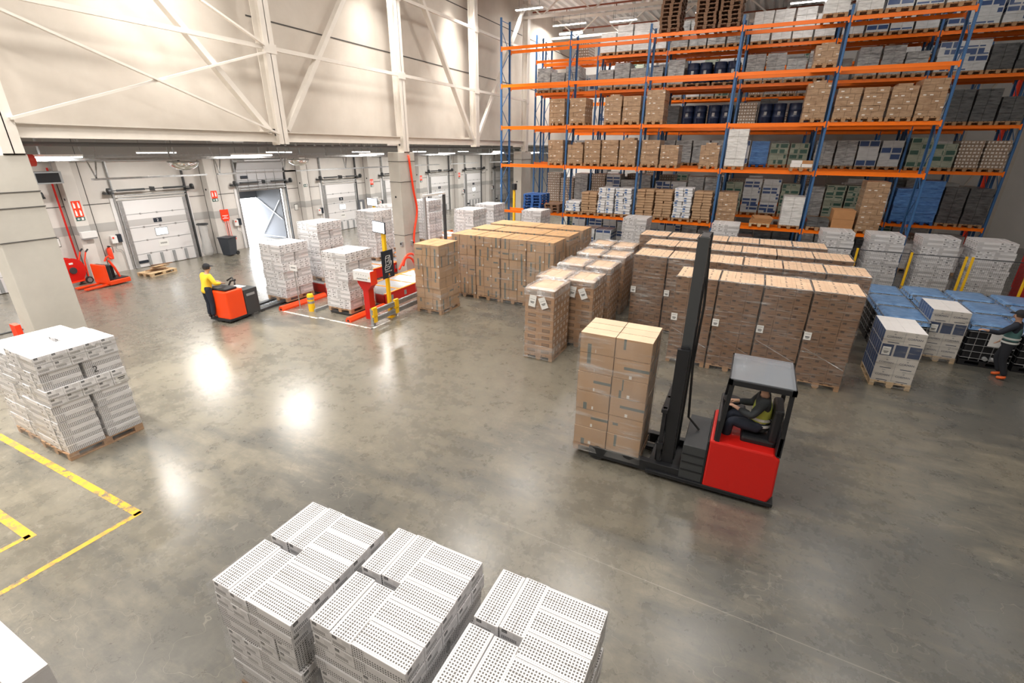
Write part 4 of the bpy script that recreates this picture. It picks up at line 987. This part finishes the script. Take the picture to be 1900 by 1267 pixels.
MB().lathe([(.19, 1.6), (.26, 1.6), (.26, 1.66), (.19, 1.66), (.19, 1.6)], 18).box0(-.35, -.2, -.03, .03, 1.58, 1.66).box0(-.34, -.3, -.02, .02, .1, 1.6).build('ring', m_dsteel, parent=t)
t = thing('cleaning_board', 'orange-red cleaning tool board with brushes hanging below it', 'tool board', (XW+.43, 16.05, 1.7), 0)
MB().box0(0, .02, -.22, .22, 0, .5).build('board', m_safred, parent=t); MB().box0(.02, .024, -.16, .16, .18, .21).box0(.02, .024, -.08, .08, .11, .14).box0(.02, .024, -.16, .16, .04, .07).build('lettering_bars', m_white, parent=t)
MB().box0(.02, .06, -.15, .15, -.08, .0).build('clip_rail', m_safred, parent=t)
for i in range(3): MB().cyl((.05, -.1+i*.1, -.05), (.05, -.06+i*.1, -1.0), .012, 6).build('tool_handle', m_safred, parent=t)
MB().box0(0, .12, -.0, .3, -1.05, -.95).build('broom_head', m_safred, parent=t)
for y, z, lab in ((9.1, 1.4, 'clipboard with papers on the wall left of the first pilaster'), (14.55+.0, 1.5, 'notice sheet pinned to the wall right of dock door 2'), (20.9, 1.65, 'small notice frame right of the open dock door')):
    o = MB().box0(XW, XW+.02, y-.13, y+.13, z, z+.36).build('notice', m_ink, **tg(lab, 'notice')); MB().box0(XW+.021, XW+.024, y-.115, y+.115, z+.02, z+.33).build('sheet', m_paper, parent=o)
o = MB().box0(XW, XW+.25, 26.0, 26.5, 1.0, 1.8).build('charger', m_seal, **tg('grey wall charger between dock doors 4 and 5', 'charger')); MB().box0(XW+.25, XW+.3, 26.05, 26.2, 1.05, 1.7).build('front_panel', m_white, parent=o)

# ================================================================== CONVEYORS
m_roller = flat('zinc_roller', (.62,.63,.65), .25, .8)
m_yb = flat('amber_strip', (.95,.28,.02), .4)
def lane(lab, x0, x1, y0, y1, zt=.46):
    t = thing('roller_conveyor', lab, 'conveyor', ((x0+x1)/2, y0, 0)); w_ = (x1-x0)/2; L = y1-y0
    for s in (-1, 1):
        f = MB().box(s*w_, L/2, zt/2+.02, .05, L, zt-.04).build('side_frame', m_red, parent=t)
        y = .35
        while y < L-.3: MB().box(s*(w_+.027), y, zt*.6, .006, .13, .17).build('frame_window', m_grey, parent=f) if y < 8 else None; y += .75
        MB().box(s*w_, L/2, zt+.005, .07, L, .02).build('edge_cap', m_yb, parent=t)
    key = ('rollers', round(w_, 2))
    if key not in _cm:
        mb = MB()
        for i in range(8): mb.cyl((-w_+.03, i*.1, 0), (w_-.03, i*.1, 0), .035, 8)
        _cm[key] = mb.mesh('roller_group', m_roller)
    y = .06
    while y+.8 < L: inst('roller_group', _cm[key], t, (0, y, zt-.03)); MB().box(0, y+.78, zt-.01, 2*w_, .05, .04).build('cross_bar', m_yb, parent=t); y += .86
    MB().box0(-w_, w_, 0, .04, .1, zt-.05).build('end_panel', flat('dark_red_paint', (.3,.012,.006), .5), parent=t)
    return t
lane('red roller conveyor right lane next to the control panel', -12.5, -11.1, 12.45, 23.0)
lane('red roller conveyor left lane behind the load on the truck forks', -15.35, -14.0, 12.5, 25.5)
lane('third roller conveyor lane, farthest left of the three', -16.75, -15.45, 15.5, 25.5)
for x, y0, y1, lab in ((-11.12, 10.65, 12.4, 'right'), (-13.98, 10.45, 12.4, 'left')):
    mb = MB().prism([(-.11, 0), (.11, 0), (.11, .06), (.05, .15), (-.05, .15), (-.11, .06)], 0, y1-y0, 'y')
    t = mb.build('guide_rail', m_truck, loc=(x, y0, 0), **tg('orange floor guide rail of the %s conveyor lane' % lab, 'guide rail', 'orange guide rails'))
    MB().prism([(-.05, .02), (.05, .02), (.03, .08), (-.03, .08)], -.004, -.001, 'y').build('end_opening', m_black, parent=t)
for x0, x1, y in ((-12.35, -11.35, 11.2), (-15.25, -14.3, 11.2)):
    pass
inst('carrier_frame', MB().box0(-.5, .5, -.55, .7, .02, .1).mesh('carrier_frame', m_dsteel), None, (-11.88, 11.68, 0), **tg('dark low carrier under the right lane load', 'carrier'))
MB().box0(-12.9, -12.84, 10.9, 12.4, 0, .1).build('kerb_plate', m_grey, **tg('grey low kerb between the two conveyor lanes', 'kerb'))
# control panel, yellow mast with screen, black sign
t = thing('control_panel', 'white push-button control box on a red stand at the right lane', 'control panel', (-10.75, 11.2, 0))
MB().prism([(-.1, 0), (.12, 0), (.12, 1.0), (.3, 1.2), (.3, 1.3), (-.3, 1.3), (-.3, 1.2), (-.1, .95)], -.02, .22, 'y').build('stand', m_red, parent=t)
p = MB().box0(-.36, .36, -.12, .12, 1.3, 1.62).build('panel_box', m_white, parent=t, bevel=.01)
MB().box0(.361, .37, -.13, .16, 1.2, 1.64).build('side_plate', m_safred, parent=t)
for i in range(8): MB().cyl((-.25+i*.065, -.12, 1.38), (-.25+i*.065, -.135, 1.38), .014, 8).build('button', m_black if i else m_white, parent=p)
for i in range(5): MB().box(-.22+i*.1, -.122, 1.53-.01*i, .02, .004, .03).build('marking', m_grey, parent=p)
MB().prism([(.27, 1.42), (.32, 1.42), (.295, 1.47)], -.124, -.121, 'y').build('warning_triangle', m_yel, parent=p)
t = thing('screen_mast', 'yellow mast with a lit screen in front of the middle column', 'screen mast', (-10.3, 11.75, 0))
MB().box0(-.05, .05, -.05, .05, 0, 2.75).box0(-.16, .16, -.16, .16, 0, .015).build('mast', m_yel, parent=t)
b_ = MB().box(0, 0, 0, .56, .04, .36).build('screen_housing', m_navy, parent=t, loc=(-.08, -.08, 2.93)); b_.rotation_euler = (0, R(3), R(-8)); MB().box(0, -.023, .005, .52, .004, .32).build('lit_screen', m_screen, parent=b_)
t = thing('hanging_sign', 'black sign board with a white box-in-hand drawing, on the yellow mast', 'sign', (-10.2, 11.72, 1.78), R(90))
bd = MB().box(0, 0, 0, .56, .012, .88).build('board', m_navy, parent=t, bevel=.004)
def stroke(pts, w_=.016):
    mb = MB()
    for a, b in zip(pts[:-1], pts[1:]): mb.beam((a[0], -.009, a[1]), (b[0], -.009, b[1]), .004, w_, upv=(0, 0, 1) if abs(a[0]-b[0]) > .001 else (1, 0, 0))
    return mb
mb = MB()
for pts in ([(-.1, -.02), (-.1, .2), (-.07, .27), (.12, .27), (.12, .02)], [(-.1, .2), (.06, .2), (.06, .0)], [(.06, .2), (.12, .27)], [(-.1, -.02), (.06, -.02)], [(-.1, -.0), (-.15, -.11), (-.15, -.17)], [(-.15, -.17), (.05, -.14), (.16, -.02), (.18, .08), (.14, .08), (.09, .0)], [(-.1, -.08), (.06, -.08)]):
    s_ = stroke(pts); mb._add(s_.v, s_.f)
mb.build('box_in_hand_drawing', m_white, parent=bd)
s_ = stroke([(-.05, .1), (-.02, .07), (.03, .14)], .014); s_.build('check_mark', m_white, parent=bd)
text('WEIGHT-UP', .062, m_white, bd, FY(.0, -.008, -.23), 'sign_lettering')
MB().cyl((.02, -.008, -.33), (.02, -.011, -.33), .028, 14).build('orange_emblem', m_yb, parent=bd); MB().box(.02, -.008, -.385, .1, .002, .012).build('small_line', m_white, parent=bd)
MB().cyl((.26, 0, .43), (.03, .08, .78), .006, 5).build('hanging_cord', m_black, parent=t)
t = thing('screen_mast', 'yellow post with a lit screen further back by dock door 4', 'screen mast', (-17.0, 18.9, 0)); MB().box0(-.05, .05, -.05, .05, 0, 2.6).build('mast', m_yel, parent=t)
b_ = MB().box(0, 0, 0, .6, .04, .38).build('screen_housing', m_navy, parent=t, loc=(0, -.08, 2.72)); b_.rotation_euler = (0, R(3), R(5)); MB().box(0, -.023, .005, .56, .004, .34).build('lit_screen', m_screen, parent=b_)
# bollard, small sign post, guard rail
t = thing('bollard', 'yellow bollard with silver bands between the conveyor lanes', 'bollard', (-13.05, 10.95, 0)); MB().cyl((0, 0, 0), (0, 0, .55), .11, 18).build('post', m_yel, parent=t)
MB().cyl((0, 0, .28), (0, 0, .36), .113, 18).cyl((0, 0, .42), (0, 0, .5), .113, 18).build('reflective_band', m_steel, parent=t); MB().cyl((0, 0, .5), (0, 0, .6), .115, 18, r2=.09).build('cap', m_yel, parent=t)
t = thing('sign_post', 'thin grey post with a small white card between the lanes', 'sign post', (-13.5, 10.85, 0)); MB().cyl((0, 0, 0), (0, 0, 1.4), .018, 8).cyl((0, 0, 0), (0, 0, .01), .08, 12).build('pole', m_steel, parent=t)
o = MB().box(0, -.02, 1.47, .34, .006, .2).build('card', m_white, parent=t); MB().box(0, -.0245, 1.48, .22, .002, .05).build('print', m_grey, parent=o)
t = thing('guard_rail', 'steel guard rail with yellow end brackets along the right lane', 'guard rail', (-10.2, 10.8, 0))
for y in (0, 1.05, 2.6): MB().box0(-.05, .05, y-.05, y+.05, 0, .55).box0(-.1, .1, y-.1, y+.1, 0, .012).build('rail_post', m_steel, parent=t)
for z in (.2, .46):
    MB().prism([(.05, z-.09), (.10, z-.05), (.06, z), (.10, z+.05), (.05, z+.09), (.04, z+.09), (.04, z-.09)], -.1, 2.8, 'y').build('rail', m_steel, parent=t) if False else MB().box0(.05, .09, -.1, 2.8, z-.08, z+.08).box0(.09, .11, -.1, 2.8, z+.02, z+.07).box0(.09, .11, -.1, 2.8, z-.07, z-.02).build('rail', m_steel, parent=t)
for y in (0, 1.05): MB().box0(.05, .13, y-.09, y+.09, .3, .6).box0(.05, .13, y-.07, y+.07, .12, .32).build('yellow_bracket', m_yel, parent=t)
MB().tube(sp([(-13.22, 17.05, 4.95), (-13.2, 17.2, 3.6), (-13.2, 17.36, 2.7), (-13.2, 17.1, 1.9), (-13.2, 17.0, 1.3), (-13.2, 17.15, .6), (-13.1, 17.0, .3)]), .045, 10).build('orange_hose', m_safred, smooth=True, **tg('orange hose running down the middle concrete column', 'hose'))
MB().tube(sp([(-13.0, 17.0, .3), (-12.95, 16.6, .9), (-12.9, 16.1, 1.0), (-12.9, 15.7, .7), (-12.9, 15.5, .5)]), .045, 10).tube(sp([(-13.1, 16.9, .25), (-13.0, 16.5, .75), (-13, 16.1, .85), (-13, 15.9, .55)]), .045, 10).build('orange_hose', m_safred, smooth=True, **tg('orange hose loop arching at the foot of the middle column', 'hose'))
for i, y in enumerate((16.62, 16.95)):
    t = thing('emergency_switch', 'grey switch box with black button on the middle column, %s of two' % ('left', 'right')[i], 'switch', (-13.3, y, 1.35) if i else (-13.45, 16.5, 1.35)); MB().box(.04 if i else 0, 0 if i else -.04, 0, .1, .1, .2).build('box', m_grey, parent=t)
    MB().cyl((.09, 0, .02) if i else (0, -.09, .02), (.12, 0, .02) if i else (0, -.12, .02), .035, 12).build('button', m_black, parent=t)
t = thing('portal_frame', 'white aluminium portal frame over the right conveyor lane', 'frame', (-12.0, 16.3, 0))
for y in (0, 1.4): MB().box0(-.05, .05, y-.05, y+.05, 0, 3.4).build('upright', m_roller if y == 0 else m_dsteel, parent=t)
MB().box0(-.05, .05, -.05, 1.45, 3.4, 3.48).build('header', m_white, parent=t)
t = thing('sensor_post', 'yellow striped post with a black sensor behind the first rack bay', 'post', (-13.0, 26.6, 0)); MB().box0(-.06, .06, -.06, .06, 0, 3.0).build('post', m_yel, parent=t); MB().box0(-.1, .1, -.15, .15, 2.95, 3.3).build('sensor', m_black, parent=t)
MB().box0(-12.62, -12.5, 23.4, 23.7, 0, .45).build('rack_guard', m_safred, **tg('red guard at the foot of the first rack upright', 'guard'))
MB().box0(-14.15, -13.9, 3.9, 4.0, 0, 1.6).build('corner_guard', m_safred, **tg('orange corner guard beside the left column', 'guard'))

# ================================================================== PEOPLE
m_skin = flat('skin', (.55,.32,.22), .55); m_hair = flat('dark_hair', (.03,.02,.015), .7)
def skin(name, chains, mat, parent, sub=2):
    """chains: list of lists of (point, radius); points that coincide are shared; the first is the root"""
    pts = []; rad = []; idx = {}; ed = []
    def gi(p, r_):
        k = tuple(round(c, 4) for c in p)
        if k not in idx: idx[k] = len(pts); pts.append(p); rad.append(r_)
        return idx[k]
    for ch in chains:
        pr_ = None
        for p, r_ in ch:
            i = gi(p, r_)
            if pr_ is not None and (pr_, i) not in ed and (i, pr_) not in ed: ed.append((pr_, i))
            pr_ = i
    me = bpy.data.meshes.new(name); me.from_pydata(pts, ed, []); me.materials.append(mat)
    o = bpy.data.objects.new(name, me); COL.objects.link(o)
    s = o.modifiers.new('skin', 'SKIN'); s.use_smooth_shade = True
    if not me.skin_vertices: me.attributes  # layer is made by the modifier below
    bpy.context.view_layer.objects.active = o
    sv = me.skin_vertices[0].data if me.skin_vertices else None
    if sv is None:
        import bmesh
        bm = bmesh.new(); bm.from_mesh(me); bm.verts.layers.skin.verify(); bm.to_mesh(me); bm.free(); sv = me.skin_vertices[0].data
    for i, r_ in enumerate(rad):
        sv[i].radius = (r_, r_) if not isinstance(r_, tuple) else r_; sv[i].use_root = (i == 0)
    m = o.modifiers.new('sub', 'SUBSURF'); m.levels = sub; m.render_levels = sub
    if parent: o.parent = parent
    return o
def lerp(a, b, t): return tuple(a[i]+(b[i]-a[i])*t for i in range(3))
def person(label, loc, rz, J, cols, cap=None, vest=None, seated=False, shoes=(.02,.02,.02)):
    """J: joints in metres, person faces +Y local, x to the right hand"""
    t = thing('person', label, 'person', loc, rz)
    P = J['pelvis']; C = J['chest']; N = J['neck']; H = J['head']
    hd = [(N, .055), (lerp(N, H, .45), .062), (H, .092), (lerp(N, H, 1.55), .085), (lerp(N, H, 1.85), .045)]
    def arm(s, e=0):
        sh, el, wr = J['sh'+s], J['el'+s], J['wr'+s]
        return [(C, .13+e), (sh, .062+e), (lerp(sh, el, .5), .052+e), (el, .045+e), (lerp(el, wr, .6), .038+e), (wr, .03+e)]
    def leg(s, e=0):
        hp_, kn, an = J['hip'+s], J['kn'+s], J['an'+s]
        return [(P, .12+e), (hp_, .092+e), (lerp(hp_, kn, .5), .078+e), (kn, .06+e), (lerp(kn, an, .4), .056+e), (an, .042+e)]
    ch = [[(P, .13), (lerp(P, C, .5), .115), (C, .14), (lerp(C, N, .75), .075)]+hd]
    ch.append([(H, .092), ((H[0], H[1]+.085, H[2]-.0), .026), ((H[0], H[1]+.112, H[2]-.022), .014)])
    for s, sx in (('R', 1), ('L', -1)):
        ch.append([(H, .092), ((H[0]+sx*.088, H[1]-.005, H[2]), .018)])
        a = arm(s); wr = Vector(J['wr'+s]); d = (wr-Vector(J['el'+s])).normalized(); sd = d.cross(Vector((0, 0, 1)));
        if sd.length < .2: sd = Vector((0, 1, 0))
        sd.normalize(); dn = Vector((0, 0, -1)) if abs(d.z) < .8 else Vector((0, 1, 0))
        palm = tuple(wr+d*.055); a.append((palm, .030)); ch.append(a)
        for i, (o_, L) in enumerate(((-.03, .075), (-.01, .088), (.01, .082), (.03, .065))):
            b = wr+d*.095+sd*o_; ch.append([(palm, .03), (tuple(b), .010), (tuple(b+d*L*.55+dn*.012), .009), (tuple(b+d*L*.9+dn*.035), .008)])
        b = wr+d*.045-sd*.032*sx; ch.append([(palm, .03), (tuple(b+dn*.01), .012), (tuple(b+d*.045+dn*.02-sd*.012*sx), .010), (tuple(b+d*.075+dn*.03), .008)])
        ch.append(leg(s))
    skin('body', ch, m_skin, t)
    e = .022
    jc = [[(lerp(P, C, -.42), .165), (lerp(P, C, .1), .16), (lerp(P, C, .5), .145), (C, .165), (lerp(C, N, .65), .095)]]
    for s in 'RL': jc.append(arm(s, e)[:-1]+[(lerp(J['el'+s], J['wr'+s], .93), .04)])
    jc = [[(p, (r_ if i != 0 or k == 0 else .165)) for i, (p, r_) in enumerate(c)] for k, c in enumerate(jc)]
    jk = skin('jacket', jc, flat(cols[0]+'_cloth', cols[1], .8), t)
    lc = [[(P, .14), (lerp(P, C, .25), .15), (lerp(P, C, .55), .14)]]+[[(p, r_+e if i else .14) for i, (p, r_) in enumerate(leg(s))] for s in 'RL']
    skin('trousers', lc, flat(cols[2]+'_cloth', cols[3], .85), t)
    for s in 'RL':
        an = Vector(J['an'+s]); to = Vector(J['to'+s]); skin('shoe', [[(tuple(an+Vector((0, 0, .02))), .05), (tuple(an+Vector((0, -.01, -.035))), .052), (tuple(lerp(an+Vector((0, 0, -.045)), to, .55)), .045), (tuple(to), .036)]], flat('shoe_leather_%d' % int(shoes[0]*100), shoes, .5), t, 2)
    # eyes, mouth, hair
    MB().box(-.034, .083, .012, .026, .01, .012).box(.034, .083, .012, .026, .01, .012).build('eyes', m_ink, parent=t, loc=H)
    MB().box(0, .080, -.055, .045, .012, .008).build('mouth', flat('lips', (.35,.12,.1), .5), parent=t, loc=H)
    MB().lathe([(.104*math.cos(a), .012+.118*math.sin(a)) for a in [R(x) for x in (-18, 0, 20, 40, 60, 75, 90)]], 18).build('hair', m_hair, parent=t, loc=(H[0], H[1]-.016, H[2]+.022), smooth=True)
    if cap:
        c_ = MB().lathe([(.112*math.cos(a), .03+.115*math.sin(a)) for a in [R(x) for x in (0, 20, 40, 60, 75, 90)]], 18).build('cap', flat('cap_cloth', cap, .8), parent=t, loc=(H[0], H[1]-.01, H[2]+.03), smooth=True)
        MB().box(0, .13, .035, .15, .11, .012).build('cap_peak', flat('cap_cloth', cap, .8), parent=c_, bevel=.004)
    if vest:
        v = skin('vest', [[(lerp(P, C, -.12), .172), (lerp(P, C, .5), .163), (C, .182), (lerp(C, N, .55), .115)], [(C, .182), (lerp(C, J['shR'], .8), .10)], [(C, .182), (lerp(C, J['shL'], .8), .10)]], flat(vest[0]+'_vest', vest[1], .75), t)
        mb = MB()
        for f in (.08, .38):
            c = lerp(P, C, f); mb.lathe([(.160, -.022), (.168, -.022), (.168, .022), (.160, .022)], 24, c=c)
        mb.build('reflective_stripe', flat('reflective_stripe', (.62,.64,.62), .35), parent=v)
    return t
STAND = dict(pelvis=(0, 0, .93), chest=(0, .0, 1.28), neck=(0, .0, 1.47), head=(0, .02, 1.60), shR=(.18, 0, 1.40), shL=(-.18, 0, 1.40), elR=(.24, .03, 1.12), wrR=(.22, .16, .92), elL=(-.24, .03, 1.12), wrL=(-.22, .12, .90),
             hipR=(.09, 0, .88), knR=(.1, .03, .49), anR=(.1, -.02, .09), toR=(.12, .13, .035), hipL=(-.09, 0, .88), knL=(-.1, .03, .49), anL=(-.1, -.02, .09), toL=(-.12, .13, .035))
W1 = dict(STAND); W1.update(elL=(-.36, .20, 1.20), wrL=(-.52, .40, 1.24), knR=(.1, .12, .5), anR=(.1, -.02, .12), toR=(.11, .12, .04), knL=(-.1, -.02, .49), anL=(-.1, -.16, .10), toL=(-.1, -.02, .035))
p_ = person('person at the right edge in dark clothes and grey-green vest, one arm on a tank', (6.16, 15.1, 0), R(62), W1, ('navy', (.012,.016,.028), 'black_navy', (.012,.014,.02)), cap=(.012,.012,.016), vest=('grey_green', (.07,.17,.17)), shoes=(.7,.12,.02))
MB().cyl((.06, -.155, 1.33), (.06, -.172, 1.33), .045, 14).build('orange_badge', m_yb, parent=p_); MB().box(0, -.166, 1.22, .18, .01, .03).build('white_print', m_white, parent=p_)
# ================================================================== VEHICLES
# left: orange-red rider pallet truck carrying the chequered load
t = thing('rider_pallet_truck', 'orange-red and black rider pallet truck driving with a chequered load on its forks', 'pallet truck', (-14.75, 9.35, 0), R(6))
MB().prism([(-.40, -.55), (.40, -.55), (.42, -.45), (.42, .08), (-.42, .08), (-.42, -.45)], .08, 1.02, 'z').build('chassis', m_truck, parent=t, bevel=.04)
MB().box0(-.43, .43, -.60, .1, .05, .14).build('bumper', m_black, parent=t, bevel=.02)
MB().box0(-.41, .41, .1, .62, .08, .92).build('battery_box', m_dsteel, parent=t, bevel=.015); MB().box0(-.3, .1, .2, .5, .925, .935).build('clip_sheet', m_paper, parent=t)
MB().box0(.412, .418, .18, .5, .70, .78).build('side_plate', m_grey, parent=t)
MB().box0(-.36, .36, -.5, -.05, 1.02, 1.1).build('cushion_rail', m_black, parent=t, bevel=.03)
MB().tube([(-.05, -.05, 1.0), (.0, .05, 1.2), (.18, .08, 1.25)], .03).build('tiller', m_black, parent=t)
MB().tube([(-.16, .06, 1.2), (0, .12, 1.3), (.16, .06, 1.2), (.24, -.02, 1.14)], .028).build('tiller_handle', m_black, parent=t)
for s in (-1, 1): f_ = MB().box0(s*.27-.085, s*.27+.085, .6, 2.75, .03, .095).build('fork', m_dsteel, parent=t, bevel=.01); MB().cyl((s*.27-.05, 2.4, .04), (s*.27+.05, 2.4, .04), .04, 12).build('fork_wheel', m_rubber, parent=f_)
for s in (-1, 1): MB().cyl((s*.3-.05, -.2, .09), (s*.3+.05, -.2, .09), .09, 16).build('wheel', m_rubber, parent=t)
D1 = dict(STAND); D1.update(elR=(.27, .16, 1.12), wrR=(.18, .38, 1.08), elL=(-.27, .16, 1.12), wrL=(-.14, .38, 1.1), chest=(0, .08, 1.26), neck=(0, .12, 1.44), head=(0, .16, 1.57), shR=(.18, .08, 1.38), shL=(-.18, .08, 1.38))
person('person in a bright yellow jacket and dark cap standing on the orange-red pallet truck', (-14.98, 8.72, .12), R(-4), D1, ('bright_yellow', (.95,.62,.04), 'dark_navy', (.015,.02,.035)), cap=(.01,.015,.035))
# right: reach truck with its load
Y0, Y1 = 7.15, 8.27
t = thing('reach_truck', 'black and red reach truck with a tall mast carrying a brown load across the floor', 'reach truck', (0, (Y0+Y1)/2, 0)); w_ = (Y1-Y0)/2
MB().prism([(.0, .1), (.96, .1), (1.02, .25), (1.0, .92), (.9, .98), (.0, .98)], -w_, w_, 'y').build('chassis', m_red, parent=t, bevel=.03)
MB().box0(-.92, 1.05, -w_-.02, w_+.02, .06, .13).box0(-.02, .0, -w_, w_, .1, .95).build('base_skirt', m_black, parent=t, bevel=.015)
for s in (-1, 1):
    l_ = MB().box0(-1.95, .05, s*(w_-.09)-.06, s*(w_-.09)+.06, .06, .26).build('support_leg', m_black, parent=t, bevel=.01); MB().cyl((-1.8, s*(w_-.09)-.05, .14), (-1.8, s*(w_-.09)+.05, .14), .14, 20).build('load_wheel', m_rubber, parent=l_)
MB().cyl((.75, -.1, .17), (.75, .1, .17), .17, 20).build('drive_wheel', m_rubber, parent=t)
MB().box0(-.38, -.02, -w_+.02, w_-.02, .13, .78).build('battery', m_dsteel, parent=t, bevel=.01)
for i, zz in enumerate((.3, .45, .6)): MB().box0(-.37, -.03, -w_+.012, -w_+.02, zz, zz+.02).build('battery_rib', m_black, parent=t)
for s in (-1, 1):
    a = MB().box0(-.70, -.52, s*.36-.05, s*.36+.05, .15, 2.35).build('outer_mast_rail', m_black, parent=t); MB().box0(-.66, -.50, s*.27-.035, s*.27+.035, .3, 4.08).build('inner_mast_rail', m_dsteel, parent=t)
    MB().cyl((-.55, s*.18, .2), (-.55, s*.18, 3.2), .035, 10).build('lift_cylinder', m_black, parent=t)
for z in (.4, 1.2, 2.28): MB().box0(-.66, -.54, -.36, .36, z, z+.10).build('mast_cross_bar', m_black, parent=t)
for z in (2.6, 3.3, 3.98): MB().box0(-.64, -.52, -.28, .28, z, z+.10).build('mast_cross_bar', m_dsteel, parent=t)
MB().box0(-.80, -.70, -.5, .5, .1, .2).box0(-.80, -.70, -.5, .5, .55, .65).box0(-.78, -.72, -.45, -.39, .1, 1.3).box0(-.78, -.72, .39, .45, .1, 1.3).box0(-.78, -.72, -.03, .03, .1, 1.3).box0(-.8, -.7, -.5, .5, 1.24, 1.3).build('fork_carriage', m_black, parent=t)
for s in (-1, 1): MB().box0(-2.2, -.78, s*.24-.06, s*.24+.06, .06, .105).box0(-.82, -.77, s*.24-.06, s*.24+.06, .06, .6).build('fork', m_black, parent=t, bevel=.006)
MB().box0(.05, .12, -w_+.03, w_-.03, .95, 1.35).box0(.05, .45, w_-.25, w_-.05, .95, 1.2).build('dashboard', m_black, parent=t, bevel=.03)
MB().cyl((.22, .2, 1.38), (.22, .2, 1.41), .15, 20).cyl((.2, .2, 1.1), (.22, .2, 1.38), .03, 8).build('steering_wheel', m_black, parent=t)
MB().box0(.42, .92, -.35, .2, .95, 1.08).box0(.80, .94, -.35, .2, 1.05, 1.62).build('seat', m_black, parent=t, bevel=.04)
MB().box0(.92, 1.0, -w_+.02, w_-.02, .95, 1.3).build('rear_cover', m_black, parent=t, bevel=.02)
for x, y in ((.10, -w_+.05), (.10, w_-.05), (.97, -w_+.05), (.97, w_-.05)): MB().beam((x, y, .95), (x+(.06 if x < .5 else -.02), y, 2.02), .06, .06).build('guard_post', m_black, parent=t)
rf = MB().box0(.1, 1.0, -w_, -w_+.06, 2.0, 2.08).box0(.1, 1.0, w_-.06, w_, 2.0, 2.08).box0(.1, .16, -w_, w_, 2.0, 2.08).box0(.94, 1.0, -w_, w_, 2.0, 2.08).build('overhead_guard', m_black, parent=t)
for i in range(5): MB().box0(.16, .94, -w_+.2+i*.2, -w_+.225+i*.2, 2.01, 2.06).build('guard_bar', m_black, parent=rf)
Mg = Mat('clear_roof_panel'); Mg.color((.35,.38,.42)); Mg.rough(.08); Mg.b.inputs['Alpha'].default_value = .55; MB().box0(.12, .98, -w_+.03, w_-.03, 2.08, 2.095).build('roof_pane', Mg.m, parent=rf)
MB().tube([(-.5, 0, 3.9), (-.45, .02, 3.0), (-.47, 0, 2.0), (-.4, .0, 1.0), (-.2, 0, .8)], .02).build('hydraulic_hose', m_rubber, parent=t)
SEAT = dict(pelvis=(0, 0, .12), chest=(0, .0, .47), neck=(0, .02, .66), head=(0, .04, .79), shR=(.18, 0, .59), shL=(-.18, 0, .59), elR=(.24, .15, .34), wrR=(.16, .38, .36), elL=(-.24, .15, .34), wrL=(-.14, .36, .38),
            hipR=(.09, .06, .1), knR=(.14, .42, .14), anR=(.12, .46, -.22), toR=(.12, .60, -.26), hipL=(-.09, .06, .1), knL=(-.14, .42, .14), anL=(-.12, .46, -.22), toL=(-.12, .60, -.26))
person('person in a yellow-green vest sitting in the cab of the reach truck', (.66, 7.62, 1.10), R(90), SEAT, ('dark_grey', (.03,.035,.04), 'dark_navy', (.015,.02,.035)), cap=(.02,.02,.025), vest=('yellow_green', (.42,.48,.08)), shoes=(.03,.03,.03))
gridload('tape', 'brown film-wrapped load lifted by the reach truck', -1.66, 7.62, 1.2, .84, 2, 3, .36, 6, [carton_mat('plank_top_carton', (.80,.60,.42), None)]+m_t[1:], sep=True, film=m_filmw, z0=.108, sd=90, brick=False)
# far right: two red tall machines beyond the fence
for i, (x, y, lab) in enumerate(((8.55, 22.0, 'tall dark red lift machine behind the fence at the right edge, nearer one'), (9.9, 25.6, 'tall dark red lift machine further back at the right edge'))):
    t = thing('lift_machine', lab, 'lift machine', (x+1.0, y, 0)); 
    MB().box0(-.9, .6, -.6, .6, .1, 2.3).build('body', m_red, parent=t, bevel=.04); MB().box0(-.9, -.7, -.5, .5, 2.3, 3.25).box0(-.5, .1, -.5, -.3, 2.3, 3.3).build('mast', m_red, parent=t)
    MB().box0(-1.35, -.2, -.65, -.35, 3.2, 3.42).box0(-.3, .6, -.65, .3, 3.1, 3.3).build('arm', m_grey, parent=t, bevel=.03); MB().cyl((-1.1, -.66, 3.28), (-.5, -.66, 3.28), .07, 10).build('orange_beacon', m_safred, parent=t)
    for s in (-1, 1): MB().cyl((s*.5, -.62, .2), (s*.5, -.5, .2), .2, 16).build('wheel', m_rubber, parent=t)
MB().cyl((9.6, 31.5, 0), (9.6, 31.5, 13.2), .09, 12).build('riser_pipe', m_safred, **tg('red vertical riser pipe beyond the right end of the racks', 'pipe'))
for i, x in enumerate((-8, -2, 4, 10, 12.5)):
    MB().box0(x-.15, x+.15, YB-.36, YB-.002, 0, 13.2).build('steel_post', m_wsteel, **tg('white steel post on the back wall, %s from the left' % ordn[i], 'post', 'back wall posts'))
MB().beam((10.2, YB-.2, 1.5), (12.4, YB-.2, 7.5), .1, .1).beam((10.2, YB-.2, 7.5), (12.4, YB-.2, 12.5), .1, .1).build('cross_brace', m_wsteel, **tg('white diagonal brace on the back wall at the far right', 'brace'))
